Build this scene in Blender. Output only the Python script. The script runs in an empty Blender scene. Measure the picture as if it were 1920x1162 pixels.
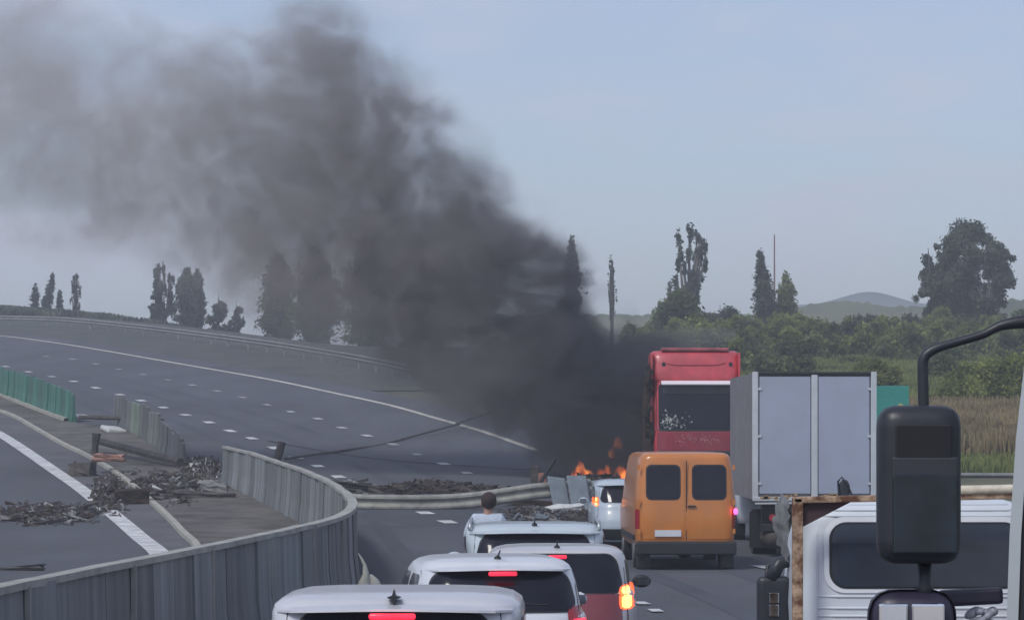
import bpy, bmesh, math, random
import numpy as np
from mathutils import Vector, Matrix
random.seed(7); np.random.seed(7)
R = math.radians
sc = bpy.context.scene
col = sc.collection
# ------------------------------------------------------------------ camera
F = 5480.0; U0 = 960.0; VH = 810.0; HC = 2.66          # focal length in photo pixels, column, horizon row, eye height
cam_d = bpy.data.cameras.new('camera'); cam = bpy.data.objects.new('camera', cam_d); col.objects.link(cam)
cam.location = (0, 0, HC); cam.rotation_euler = (R(90), 0, 0)
cam_d.sensor_width = 36.0; cam_d.lens = 36.0 * F / 1920.0; cam_d.shift_y = (VH - 581.0) / 1920.0
cam_d.clip_start = 0.1; cam_d.clip_end = 6000
sc.camera = cam
# ------------------------------------------------------------------ world, sun, exposure
SUN_EL, SUN_AZ = R(48), R(215)       # azimuth clockwise from +Y: behind the camera, to its left
w = bpy.data.worlds.new('World'); sc.world = w; w.use_nodes = True
nt = w.node_tree; nt.nodes.clear()
sky = nt.nodes.new('ShaderNodeTexSky'); sky.sky_type = 'NISHITA'; sky.sun_disc = False
sky.sun_elevation = SUN_EL; sky.sun_rotation = SUN_AZ
sky.altitude = 100; sky.air_density = 1.0; sky.dust_density = 1.2; sky.ozone_density = 2.0
tc = nt.nodes.new('ShaderNodeTexCoord'); mp = nt.nodes.new('ShaderNodeMapping'); mp.inputs['Scale'].default_value = (5, 5, 16)
nz = nt.nodes.new('ShaderNodeTexNoise'); nz.inputs['Scale'].default_value = 2.4; nz.inputs['Detail'].default_value = 5
cr = nt.nodes.new('ShaderNodeValToRGB'); cr.color_ramp.elements[0].position = .45; cr.color_ramp.elements[1].position = .8
cr.color_ramp.elements[0].color = (.34, .34, .34, 1); cr.color_ramp.elements[1].color = (1, 1, 1, 1)
mx = nt.nodes.new('ShaderNodeMix'); mx.data_type = 'RGBA'
cool = nt.nodes.new('ShaderNodeMix'); cool.data_type = 'RGBA'; cool.blend_type = 'MULTIPLY'
cool.inputs[0].default_value = 1.0; cool.inputs[7].default_value = (.80, .82, .90, 1)   # thin high cloud veil dims the blue
bg = nt.nodes.new('ShaderNodeBackground'); bg.inputs['Strength'].default_value = 0.09
wo = nt.nodes.new('ShaderNodeOutputWorld')
L = nt.links.new
L(tc.outputs['Generated'], mp.inputs['Vector']); L(mp.outputs[0], nz.inputs['Vector']); L(nz.outputs[0], cr.inputs[0])
L(sky.outputs[0], cool.inputs[6]); L(cool.outputs[2], mx.inputs[6]); mx.inputs[7].default_value = (4.15, 4.25, 5.15, 1)
L(cr.outputs[0], mx.inputs[0]); L(mx.outputs[2], bg.inputs[0]); L(bg.outputs[0], wo.inputs[0])
sd = bpy.data.lights.new('sun', 'SUN'); sd.energy = 1.2; sd.angle = R(14); sd.color = (1, .97, .92)
so = bpy.data.objects.new('sun', sd); col.objects.link(so)
sv = Vector((math.sin(SUN_AZ) * math.cos(SUN_EL), math.cos(SUN_AZ) * math.cos(SUN_EL), math.sin(SUN_EL)))
so.rotation_euler = sv.to_track_quat('Z', 'Y').to_euler(); so.location = (0, 0, 60)
sc.view_settings.view_transform = 'Standard'; sc.view_settings.look = 'None'; sc.view_settings.exposure = 0.7
sc.view_settings.gamma = 1; sc.view_settings.use_curve_mapping = False
sc.render.engine = 'CYCLES'
cy = sc.cycles; cy.use_denoising = True; cy.max_bounces = 6; cy.volume_bounces = 1; cy.transparent_max_bounces = 16
cy.volume_step_rate = 1.0; cy.volume_max_steps = 256
try: cy.denoiser = 'OPENIMAGEDENOISE'
except Exception: pass
# ------------------------------------------------------------------ terrain height and pixel helpers
def sstep(a, b, x):
    t = min(1, max(0, (x - a) / (b - a))); return t * t * (3 - 2 * t)
def gz(x, y):
    th = x / max(y, 20.0)
    dc = 203 + (292 - 203) * min(1.0, max(0.0, (-.058 - th) / .117))
    # smooth rise of the road ahead, levelling off at a crest
    k = 8.0
    def sp(t): return k * (t / k if t / k > 30 else math.log1p(math.exp(t / k)))
    z = .07 * sp(y - 75) - .072 * sp(y - dc)
    return z
def P(u, v, D): return Vector(((u - U0) / F * D, D, HC - (v - VH) / F * D))
def G(u, v):
    lo = 5.0
    prev = lo
    y = lo
    while y < 330:
        p = P(u, v, y)
        if p.z <= gz(p.x, p.y):
            a, b = prev, y
            for _ in range(24):
                m = (a + b) / 2; q = P(u, v, m)
                if q.z <= gz(q.x, q.y): b = m
                else: a = m
            q = P(u, v, b); return Vector((q.x, q.y, gz(q.x, q.y)))
        prev = y; y += 1.0
    q = P(u, v, 300); return Vector((q.x, q.y, gz(q.x, q.y)))
def GX(x, y, dz=0): return Vector((x, y, gz(x, y) + dz))
def XU(u, D): return (u - U0) / F * D
# ------------------------------------------------------------------ materials
MATS = {}
def nodes_of(name):
    m = bpy.data.materials.new(name); m.use_nodes = True
    return m, m.node_tree, m.node_tree.nodes['Principled BSDF']
def mat(name, c, rough=.6, metal=0.0, var=.12, scale=6.0, bump=.0, c2=None, stretch=(1, 1, 1), coat=0.0, dirt=0.0, spec=.5, objrand=0.0, bscale=None, world=False, contrast=(.3, .7)):
    if name in MATS: return MATS[name]
    m, t, b = nodes_of(name); l = t.links.new
    co = t.nodes.new('ShaderNodeTexCoord'); mapn = t.nodes.new('ShaderNodeMapping'); mapn.inputs['Scale'].default_value = stretch
    if world:
        geo = t.nodes.new('ShaderNodeNewGeometry'); l(geo.outputs['Position'], mapn.inputs[0])
    else: l(co.outputs['Object'], mapn.inputs[0])
    n = t.nodes.new('ShaderNodeTexNoise'); n.inputs['Scale'].default_value = scale; n.inputs['Detail'].default_value = 7; n.inputs['Roughness'].default_value = .65
    l(mapn.outputs[0], n.inputs[0])
    r = t.nodes.new('ShaderNodeValToRGB'); l(n.outputs[0], r.inputs[0])
    c2 = c2 or tuple(min(1, x * (1 + var)) for x in c); c1 = tuple(x * (1 - var) for x in c) if var else c
    r.color_ramp.elements[0].position = contrast[0]; r.color_ramp.elements[1].position = contrast[1]
    r.color_ramp.elements[0].color = (*c1, 1); r.color_ramp.elements[1].color = (*c2, 1)
    out = r.outputs[0]
    if dirt:
        n2 = t.nodes.new('ShaderNodeTexNoise'); n2.inputs['Scale'].default_value = 1.7; n2.inputs['Detail'].default_value = 9; l(co.outputs['Object'], n2.inputs[0])
        r2 = t.nodes.new('ShaderNodeValToRGB'); r2.color_ramp.elements[0].position = .45; r2.color_ramp.elements[1].position = .75
        r2.color_ramp.elements[0].color = (0, 0, 0, 1); r2.color_ramp.elements[1].color = (dirt,) * 3 + (1,); l(n2.outputs[0], r2.inputs[0])
        mm = t.nodes.new('ShaderNodeMix'); mm.data_type = 'RGBA'; l(r2.outputs[0], mm.inputs[0]); l(out, mm.inputs[6]); mm.inputs[7].default_value = (.12, .10, .085, 1); out = mm.outputs[2]
    if objrand:
        oi = t.nodes.new('ShaderNodeObjectInfo'); mr = t.nodes.new('ShaderNodeMapRange'); mr.inputs[3].default_value = 1 - objrand; mr.inputs[4].default_value = 1 + objrand
        l(oi.outputs['Random'], mr.inputs[0]); hv = t.nodes.new('ShaderNodeHueSaturation'); l(mr.outputs[0], hv.inputs['Value']); l(out, hv.inputs['Color']); out = hv.outputs[0]
    l(out, b.inputs['Base Color'])
    b.inputs['Roughness'].default_value = rough; b.inputs['Metallic'].default_value = metal
    b.inputs['Specular IOR Level'].default_value = spec; b.inputs['Coat Weight'].default_value = coat; b.inputs['Coat Roughness'].default_value = .08
    if bump:
        bp = t.nodes.new('ShaderNodeBump'); bp.inputs['Strength'].default_value = bump; bp.inputs['Distance'].default_value = .02
        nb = t.nodes.new('ShaderNodeTexNoise'); nb.inputs['Scale'].default_value = bscale or scale * 3; nb.inputs['Detail'].default_value = 6
        l(mapn.outputs[0], nb.inputs[0]); l(nb.outputs[0], bp.inputs['Height']); l(bp.outputs[0], b.inputs['Normal'])
    MATS[name] = m; return m
def emis(name, c, s, base=None):
    if name in MATS: return MATS[name]
    m, t, b = nodes_of(name); b.inputs['Base Color'].default_value = (*(base or c), 1); b.inputs['Emission Color'].default_value = (*c, 1)
    b.inputs['Emission Strength'].default_value = s; b.inputs['Roughness'].default_value = .2
    co = t.nodes.new('ShaderNodeTexCoord'); n = t.nodes.new('ShaderNodeTexNoise'); n.inputs['Scale'].default_value = 9
    mr = t.nodes.new('ShaderNodeMapRange'); mr.inputs[3].default_value = s * .55; mr.inputs[4].default_value = s * 1.4
    t.links.new(co.outputs['Object'], n.inputs[0]); t.links.new(n.outputs[0], mr.inputs[0]); t.links.new(mr.outputs[0], b.inputs['Emission Strength'])
    MATS[name] = m; return m
ASPH = mat('asphalt', (.092, .101, .118), .95, spec=.15, scale=.30, var=.20, bump=.4, bscale=14, world=True, stretch=(1, .35, 1), dirt=.4)
ASPH2 = mat('asphalt_worn', (.122, .122, .130), .95, spec=.15, scale=.6, var=.22, bump=.3, bscale=30, world=True)
DIRT = mat('dirt', (.07, .062, .052), .95, scale=.7, var=.5, c2=(.17, .16, .145), bump=.8, world=True, bscale=8)
LINE = mat('road_paint', (.56, .57, .56), .6, scale=2.2, var=.4, world=True)
LINEY = mat('worn_paint', (.52, .50, .42), .7, scale=2, var=.35, world=True)
KERB = mat('kerb_concrete', (.36, .35, .30), .85, scale=3, var=.3, bump=.3, world=True)
GRASSG = mat('verge_ground', (.055, .070, .040), .95, scale=.25, var=.35, c2=(.13, .125, .07), bump=.6, bscale=6, world=True)
VERGE = mat('dark_verge', (.052, .062, .052), .95, scale=.4, var=.3, c2=(.085, .09, .075), bump=.5, world=True)
CONC = mat('barrier_concrete', (.15, .165, .17), .75, scale=1.6, var=.3, c2=(.245, .265, .265), stretch=(2.2, 2.2, .10), world=True, bump=.25, objrand=.26)
CONCD = mat('barrier_dark', (.09, .10, .105), .8, scale=2.2, var=.45, c2=(.21, .22, .21), stretch=(3, 3, .2), world=True, bump=.25, objrand=.25)
CAPM = mat('barrier_cap', (.33, .33, .30), .75, scale=2, var=.3, bump=.2, world=True)
GREENP = mat('green_screen', (.02, .13, .085), .5, scale=2, var=.4, c2=(.05, .21, .15), stretch=(3, 3, .2), world=True, objrand=.3)
GALV = mat('galvanised_steel', (.33, .34, .33), .5, .55, var=.3, scale=3, bump=.15, world=True)
RUST = mat('rust', (.20, .085, .045), .85, scale=9, var=.4, c2=(.46, .33, .22), bump=.5, contrast=(.4, .62))
BLACK = mat('black_plastic', (.018, .019, .022), .5, var=.2, scale=20, bump=.05)
HOUS = mat('mirror_housing', (.022, .025, .032), .42, var=.3, scale=5, bump=.08)
TYRE = mat('tyre_rubber', (.02, .02, .021), .85, scale=20, bump=.3)
RIM = mat('wheel_alloy', (.3, .3, .31), .4, .7)
GLASS = mat('dark_glass', (.012, .013, .022), .08, var=.3, scale=1.5, spec=.28)
GLASS2 = mat('smoky_glass', (.03, .038, .055), .12, var=.4, scale=1.1, spec=.5)
CHAR = mat('charred_metal', (.012, .011, .011), .9, scale=3, var=.5, c2=(.05, .03, .02), bump=.8)
DEB = mat('debris_dark', (.032, .031, .034), .8, scale=3, var=.5, c2=(.105, .092, .08), bump=.5, world=True)
DEBL = mat('debris_light', (.20, .20, .195), .7, scale=3, var=.5, bump=.3, world=True)
PLATE = mat('plate_white', (.62, .64, .66), .5, var=.05)
RED = emis('brake_light_red', (1.0, .025, .06), 1.15, (.5, .01, .02))
REDD = mat('lamp_red_unlit', (.35, .02, .03), .2, var=.2, scale=12)
AMB = emis('lamp_amber', (1.0, .10, .03), 1.1, (.6, .2, .02))
HOT = emis('lamp_hot', (1.0, .52, .12), 1.7, (.8, .4, .1))
CHROME = mat('mirror_glass', (.75, .78, .8), .07, 1.0, var=.03)
def paint(name, c, dirt=.12, metal=0.0): return mat('paint_' + name, c, .35, metal, var=.05, scale=2.5, coat=.5, dirt=dirt)
# ------------------------------------------------------------------ mesh helpers
def me_obj(name, verts, faces, m, parent=None, smooth=False, world=False, kind=None, label=None):
    org = Vector((0, 0, 0))
    if parent is not None and world: org = parent.matrix_basis.translation if False else parent.location
    me = bpy.data.meshes.new(name)
    me.from_pydata([tuple(Vector(v) - org) for v in verts] if (parent is not None and world) else [tuple(v) for v in verts], [], faces)
    me.materials.append(m); me.update()
    if smooth:
        me.polygons.foreach_set('use_smooth', [True] * len(me.polygons))
    o = bpy.data.objects.new(name, me); col.objects.link(o)
    if parent is not None: o.parent = parent
    if kind: o['kind'] = kind
    if label: o['label'] = label
    return o
def thing(name, label, cat, loc=(0, 0, 0), rz=0.0, group=None):
    o = bpy.data.objects.new(name, None); col.objects.link(o); o.location = loc; o.rotation_euler = (0, 0, rz)
    o['label'] = label; o['category'] = cat
    if group: o['group'] = group
    return o
def tagt(o, label, cat, group=None):
    o['label'] = label; o['category'] = cat
    if group: o['group'] = group
    return o
class MB:
    def __init__(s): s.v = []; s.f = []
    def add(s, vs, fs):
        k = len(s.v); s.v += [Vector(v) for v in vs]; s.f += [tuple(i + k for i in f) for f in fs]; return s
    def box(s, c, d, rot=None, taper=0):
        x, y, z = d[0] / 2, d[1] / 2, d[2] / 2; c = Vector(c)
        vs = [Vector((sx * x * (1 - (taper if sz > 0 else 0)), sy * y * (1 - (taper if sz > 0 else 0)), sz * z)) for sz in (-1, 1) for sy in (-1, 1) for sx in (-1, 1)]
        if rot is not None: vs = [rot @ v for v in vs]
        return s.add([c + v for v in vs], [(0, 2, 3, 1), (4, 5, 7, 6), (0, 1, 5, 4), (2, 6, 7, 3), (0, 4, 6, 2), (1, 3, 7, 5)])
    def bbox(s, c, d, b=.03, rot=None):       # box with chamfered edges
        bm = bmesh.new(); bmesh.ops.create_cube(bm, size=1)
        for v in bm.verts: v.co = Vector((v.co.x * d[0], v.co.y * d[1], v.co.z * d[2]))
        bmesh.ops.bevel(bm, geom=bm.edges[:], offset=b, segments=2 if b < .045 else 5, affect='EDGES', profile=.6)
        c = Vector(c); vs = [(c + (rot @ v.co if rot is not None else v.co)) for v in bm.verts]
        fs = [tuple(v.index for v in f.verts) for f in bm.faces]; bm.free(); return s.add(vs, fs)
    def tube(s, pts, rad, n=8, cap=True):
        pts = [Vector(p) for p in pts]; rs = rad if isinstance(rad, (list, tuple)) else [rad] * len(pts)
        k = len(s.v)
        for i, p in enumerate(pts):
            t = (pts[min(i + 1, len(pts) - 1)] - pts[max(i - 1, 0)])
            t = t.normalized() if t.length > 1e-9 else Vector((0, 0, 1))
            if i == 0: a = t.orthogonal().normalized()
            else:
                a = a - t * a.dot(t); a = a.normalized() if a.length > 1e-6 else t.orthogonal().normalized()
            b = t.cross(a)
            for j in range(n):
                an = 2 * math.pi * j / n; s.v.append(p + (a * math.cos(an) + b * math.sin(an)) * rs[i])
        for i in range(len(pts) - 1):
            for j in range(n):
                q = (j + 1) % n; s.f.append((k + i * n + j, k + i * n + q, k + (i + 1) * n + q, k + (i + 1) * n + j))
        if cap:
            s.f.append(tuple(k + j for j in range(n))[::-1]); s.f.append(tuple(k + (len(pts) - 1) * n + j for j in range(n)))
        return s
    def cyl(s, c, r, h, axis='x', n=24):
        d = {'x': Vector((1, 0, 0)), 'y': Vector((0, 1, 0)), 'z': Vector((0, 0, 1))}[axis]; c = Vector(c)
        return s.tube([c - d * h / 2, c + d * h / 2], r, n)
    def ell(s, c, r, n=12, m=8, rot=None):
        k = len(s.v); c = Vector(c)
        for i in range(m + 1):
            th = math.pi * i / m
            for j in range(n):
                ph = 2 * math.pi * j / n; v = Vector((r[0] * math.sin(th) * math.cos(ph), r[1] * math.sin(th) * math.sin(ph), r[2] * math.cos(th)))
                s.v.append(c + (rot @ v if rot is not None else v))
        for i in range(m):
            for j in range(n):
                q = (j + 1) % n; s.f.append((k + i * n + j, k + (i + 1) * n + j, k + (i + 1) * n + q, k + i * n + q))
        return s
    def o(s, name, m, parent=None, smooth=False, world=False, **k): return me_obj(name, s.v, s.f, m, parent, smooth, world, **k)
def dup(o, parent=None):
    c = o.copy(); col.objects.link(c)
    if parent is not None: c.parent = parent
    for ch in list(o.children): dup(ch, c)
    return c
def resample(pts, step):
    pts = [Vector(p) for p in pts]; out = [pts[0]]; 
    # catmull-rom then equal steps
    dense = []
    for i in range(len(pts) - 1):
        p0, p1, p2, p3 = pts[max(i - 1, 0)], pts[i], pts[i + 1], pts[min(i + 2, len(pts) - 1)]
        for k in range(40):
            t = k / 40
            dense.append(.5 * ((2 * p1) + (p2 - p0) * t + (2 * p0 - 5 * p1 + 4 * p2 - p3) * t * t + (3 * p1 - p0 - 3 * p2 + p3) * t ** 3))
    dense.append(pts[-1])
    acc = 0
    for a, b in zip(dense, dense[1:]):
        acc += (b - a).length
        if acc >= step: out.append(b); acc = 0
    if (out[-1] - pts[-1]).length > step * .4: out.append(pts[-1])
    return out
def strip(name, left, right, m, dz, n=None, **k):
    """ground sheet between two polylines (world xy), draped on the terrain"""
    n = n or max(len(left), len(right))
    def rs(pts, n):
        pts = [Vector((p[0], p[1])) for p in pts]; d = [0]
        for a, b in zip(pts, pts[1:]): d.append(d[-1] + (b - a).length)
        xs = np.linspace(0, d[-1], n); return [Vector((float(np.interp(x, d, [p.x for p in pts])), float(np.interp(x, d, [p.y for p in pts])))) for x in xs]
    l, r = rs(left, n), rs(right, n); M = 10; vs = []; fs = []
    for i in range(n):
        for j in range(M + 1):
            p = l[i].lerp(r[i], j / M); vs.append((p.x, p.y, gz(p.x, p.y) + dz + p.y * 6e-5))
    for i in range(n - 1):
        for j in range(M):
            a = i * (M + 1) + j; fs.append((a, a + 1, a + M + 2, a + M + 1))
    return me_obj(name, vs, fs, m, **k)
def offset(pts, d):
    out = []
    for i, p in enumerate(pts):
        t = (pts[min(i + 1, len(pts) - 1)] - pts[max(i - 1, 0)]); t = Vector((t.x, t.y, 0)).normalized()
        out.append(Vector((p.x + t.y * d, p.y - t.x * d, 0)))
    return out
def ribbon(name, pts, wd, m, dz, **k):
    return strip(name, [(p.x, p.y) for p in offset(pts, -wd / 2)], [(p.x, p.y) for p in offset(pts, wd / 2)], m, dz, n=len(pts), **k)
# ------------------------------------------------------------------ setting
ys = list(range(-20, 180, 2)) + list(range(180, 330, 3)) + [340, 360, 400, 460, 540, 640, 800, 1100, 1600, 2600]
ys = sorted(set(list(range(60, 110, 1)) + ys))
xs = [-1500, -800, -400, -250] + list(range(-180, 184, 4)) + [250, 400, 800, 1500]
vs = [(x, y, gz(x, y) - (.03 if y < 300 else 0)) for y in ys for x in xs]; nx = len(xs)
fs = [(j * nx + i, j * nx + i + 1, (j + 1) * nx + i + 1, (j + 1) * nx + i) for j in range(len(ys) - 1) for i in range(nx - 1)]
me_obj('ground', vs, fs, GRASSG, kind='structure', smooth=True)
rowA_px = [(11, 688), (53, 698), (97, 707), (138, 716), (180, 728), (225, 741), (265, 752), (306, 765), (348, 779), (392, 793), (432, 809), (472, 823), (514, 841), (554, 859), (595, 875), (635, 895), (675, 912), (715, 929), (755, 946), (797, 963), (838, 980)]
rowB_px = [(87, 669), (135, 674), (179, 683), (223, 693), (269, 703), (315, 713), (361, 723), (407, 734), (456, 746), (501, 760), (545, 773), (596, 786), (641, 803), (687, 818), (737, 834), (782, 853), (831, 871), (876, 888)]
edge_px = [(-120, 622), (0, 630), (95, 642), (190, 657), (345, 684), (500, 711), (620, 736), (730, 760), (815, 784), (900, 808), (970, 832), (1040, 857)]
A = [G(*p) for p in rowA_px]; B = [G(*p) for p in rowB_px]; E = [G(*p) for p in edge_px]
nearA = [GX(-.9, 77), GX(.4, 64), GX(1.4, 52), GX(2.0, 44), GX(2.4, 34), GX(2.7, 20), GX(2.9, 0), GX(3, -15)]
Afull = resample(A + nearA, 1.5)
ext = Afull[0] + (Afull[0] - Afull[6]).normalized() * 60
Afull = [Afull[0].lerp(Vector((ext.x - 6, ext.y, 0)), t / 40) for t in range(40, 0, -1)] + Afull
leftb = offset(Afull, 7.8)         # polylines run toward the camera, so a positive offset is the image-left side
leftb = [Vector((p.x, p.y, 0)) for p in leftb]
def side(pts, d): return [Vector((p.x, p.y, 0)) for p in offset(pts, d)]
rt = side(E, -2.2)
rn = [GX(6.2, 80), GX(9.4, 68), GX(11.4, 57), GX(12.5, 45), GX(13, 25), GX(13, 0), GX(13, -15)]
if (leftb[10].x > Afull[10].x): leftb = side(Afull, -5.6); rt = side(E, 2.2)
right = resample([Vector((rt[0].x - 18, rt[0].y + 40, 0))] + rt[:-1] + [Vector((p.x, p.y, 0)) for p in rn], 2.0)
strip('road', [(p.x, p.y) for p in leftb], [(p.x, p.y) for p in right], ASPH, .008, n=260, kind='structure')
# the other carriageway on the left and the hard strip beside it
Lp = [G(-60, 782), G(0, 815), G(48, 846), G(100, 882), G(155, 920), G(215, 968), G(262, 1008), G(305, 1048)]
Ln = [GX(-6.2, 50), GX(-5.6, 38), GX(-5.3, 24), GX(-5.2, 5), GX(-5.2, -15)]
Lline = resample([Lp[0] + (Lp[0] - Lp[1]) * 8] + Lp + Ln, 1.2)
Cp = [G(-40, 760), G(20, 780), G(60, 802), G(112, 832), G(165, 858), G(215, 888), G(262, 925), G(310, 968), G(345, 1005), G(370, 1032)]
Cn = [GX(-5.6, 52), GX(-5.0, 40), GX(-4.8, 24), GX(-4.7, 5), GX(-4.7, -15)]
Cline = resample([Cp[0] + (Cp[0] - Cp[1]) * 3] + Cp + Cn, 1.2)
farl = [Vector((p.x - 26, p.y, 0)) for p in Cline]
strip('opposite_road', [(p.x, p.y) for p in farl], [(p.x, p.y) for p in Cline], ASPH, .010, n=150, kind='structure')
strip('hard_strip', [(p.x, p.y) for p in Lline], [(p.x, p.y) for p in Cline], ASPH2, .016, n=150, kind='structure')
def top_at(u, vt, vb): return (u, vt, G(u, vb).y)
BARR = [(-90, 1128, 22), (0, 1104, 24.4), (180, 1068, 28), (370, 1030, 33), (470, 1010, 36.5), (560, 990, 41), (618, 976, 44.5), (650, 962, 48), (661, 948, 52), (654, 932, 57)] + [top_at(*q) for q in ((634, 914, 1022), (602, 896, 1000), (562, 880, 978), (520, 866, 955), (478, 852, 933), (440, 842, 915), (418, 838, 905))]
bl = [P(*q) for q in BARR][::-1]
medr = [G(-60, 722), G(0, 742), G(138, 793), G(245, 810), G(342, 872), G(400, 898)] + bl + [GX(-4.4, 12), GX(-4.4, -15)]
medr = [medr[0] + (medr[0] - medr[1]) * 2] + medr
strip('median', [(p.x, p.y) for p in Cline], [(p.x, p.y) for p in medr], DIRT, .030, n=190, kind='structure')
strip('verge', [(p.x, p.y) for p in right[:60]], [(max(p.x + .5, min(p.x + 34, .045 * p.y)), p.y + 3) for p in right[:60]], VERGE, .012, n=120, kind='structure')
ribbon('opposite_edge_line', Lline, .46, LINE, .026, kind='structure')
ribbon('far_edge_line', resample(E, 1.5), .30, LINEY, .020, kind='structure')
# dashes (one structure sheet per row)
def dashes(name, pts, ln, wd, m=None):
    v = []; f = []
    for i, p in enumerate(pts):
        q = pts[min(i + 1, len(pts) - 1)]; pr = pts[max(i - 1, 0)]
        t = Vector((q.x - pr.x, q.y - pr.y, 0)).normalized(); n = Vector((t.y, -t.x, 0)); k = len(v)
        L_ = ln * random.uniform(.8, 1.15)
        for a, b in ((-1, -1), (1, -1), (1, 1), (-1, 1)):
            c = p + t * (a * L_ / 2) + n * (b * wd / 2) + Vector((random.uniform(-.03, .03), 0, 0)); v.append((c.x, c.y, gz(c.x, c.y) + .03 + c.y * 6e-5))
        f.append((k, k + 1, k + 2, k + 3))
    return me_obj(name, v, f, m or LINE, kind='structure')
keepA = A[:17] + A[19:]
dashes('lane_dashes_left', keepA, 1.15, .36)
dashes('near_dashes', [G(1202, 1133), G(1230, 1147)], .7, .2)
dashes('lane_dashes_right', B + [G(1432, 1065)], 1.0, .32, mat('faded_paint', (.36, .37, .37), .7, scale=.35, var=.45, world=True))
TRK = mat('tyre_polish', (.082, .089, .106), .9, spec=.15, scale=.5, var=.2, world=True, stretch=(1, .2, 1)); SKID = mat('skid_mark', (.045, .048, .056), .9, spec=.1, scale=2, var=.4, world=True)
An = Afull[46:]
for k_, d_ in enumerate((-3.0, -1.3, 1.2, 2.9)): ribbon('wheel_track', offset(An, d_) if True else An, .42, TRK, .0125, kind='structure')
ribbon('skid_mark', resample([GX(-9, 108), GX(-5, 100), GX(-1, 96), GX(1.5, 94)], 1.0), .2, SKID, .02, kind='structure')
# kerb of the median: real step
def kerb(name, pts, w_, h_, m):
    v = []; f = []; l = offset(pts, -w_ / 2); r = offset(pts, w_ / 2)
    for a, b in zip(l, r):
        za, zb = gz(a.x, a.y), gz(b.x, b.y); v += [(a.x, a.y, za - .05), (a.x, a.y, za + h_), (b.x, b.y, zb + h_), (b.x, b.y, zb - .05)]
    for i in range(len(pts) - 1):
        for j in range(3): f.append((i * 4 + j, i * 4 + j + 1, i * 4 + j + 5, i * 4 + j + 4))
    return me_obj(name, v, f, m, kind='structure')
kerb('kerb', Cline, .16, .12, KERB)
gk = resample([G(-60, 722), G(0, 742), G(60, 766), G(130, 792)], 1.2)
kerb('barrier_kerb', gk, .3, .16, KERB)
# hills far behind
def hill(name, D, prof, m):
    v = []; f = []
    for i, (u, vv) in enumerate(prof):
        p = P(u, vv, D); n = 3 * math.sin(i * 1.7)
        v += [(p.x, p.y, p.z), (p.x, p.y + 120, p.z * .7), (p.x * .98, p.y - 60 , 6)]
    for i in range(len(prof) - 1):
        f += [(i * 3 + 2, i * 3 + 5, i * 3 + 3, i * 3), (i * 3, i * 3 + 3, i * 3 + 4, i * 3 + 1)]
    return me_obj(name, v, f, m, kind='structure', smooth=True)
HILLM = mat('hill_woods', (.06, .085, .045), .95, scale=.05, var=.4, c2=(.17, .18, .10), world=True, bump=.6, bscale=.3)
rr = random.Random(3)
pf = [(600 + i * 14, 590 - 22 * sstep(1000, 1500, 600 + i * 14) - 10 * math.exp(-((600 + i * 14 - 1640) / 60) ** 2) + rr.uniform(-2, 2)) for i in range(120)]
hill('hills', 1400, [(1480 + i * 10, 572 - 25 * math.exp(-((i * 10 - 150) / 70) ** 2)) for i in range(34)], mat('far_hill', (.06, .08, .08), .95, scale=.01, world=True))
pf = [(880 + i * 9, 590 - 24 * sstep(1400, 1560, 880 + i * 9) + 9 * sstep(1600, 1700, 880 + i * 9) - 14 * sstep(1700, 1900, 880 + i * 9) + rr.uniform(-3, 3)) for i in range(125)]
hill('near_hills', 420, pf, HILLM)
# ------------------------------------------------------------------ vehicles
def spow(v, e): return math.copysign(abs(v) ** e, v)
class Shell:
    """closed vehicle shell from a table of z, half width, rear y, front y; n = squareness in plan"""
    def __init__(s, prof, n=5.0, sub=3):
        s.n = n; z = [p[0] for p in prof]; s.prof = prof; s.z = z
    def at(s, z):
        return [float(np.interp(z, s.z, [p[k] for p in s.prof])) for k in (1, 2, 3)]
    def rear(s, x, z, off=.004):
        w_, r, f = s.at(z); a = (f - r) / 2; c = (f + r) / 2; q = min(.999, abs(x) / max(w_, 1e-3))
        return Vector((x, c - a * (1 - q ** s.n) ** (1 / s.n) - off, z))
    def front(s, x, z, off=.004):
        w_, r, f = s.at(z); a = (f - r) / 2; c = (f + r) / 2; q = min(.999, abs(x) / max(w_, 1e-3))
        return Vector((x, c + a * (1 - q ** s.n) ** (1 / s.n) + off, z))
    def side(s, y, z, sgn, off=.004):
        w_, r, f = s.at(z); a = (f - r) / 2; c = (f + r) / 2; q = min(.999, abs(y - c) / max(a, 1e-3))
        return Vector((sgn * (w_ * (1 - q ** s.n) ** (1 / s.n) + off), y, z))
    def mesh(s, N=72, per=3):
        zs = []
        for a, b in zip(s.z, s.z[1:]): zs += [a + (b - a) * k / per for k in range(per)]
        zs.append(s.z[-1]); vs = []; fs = []
        for z in zs:
            w_, r, f = s.at(z); a = (f - r) / 2; c = (f + r) / 2
            for j in range(N):
                t = 2 * math.pi * (j + .5) / N
                vs.append((w_ * spow(math.cos(t), 2 / s.n), c + a * spow(math.sin(t), 2 / s.n), z))
        for i in range(len(zs) - 1):
            for j in range(N):
                q = (j + 1) % N; fs.append((i * N + j, i * N + q, (i + 1) * N + q, (i + 1) * N + j))
        fs.append(tuple(range(N))[::-1]); fs.append(tuple((len(zs) - 1) * N + j for j in range(N)))
        return vs, fs
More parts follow.
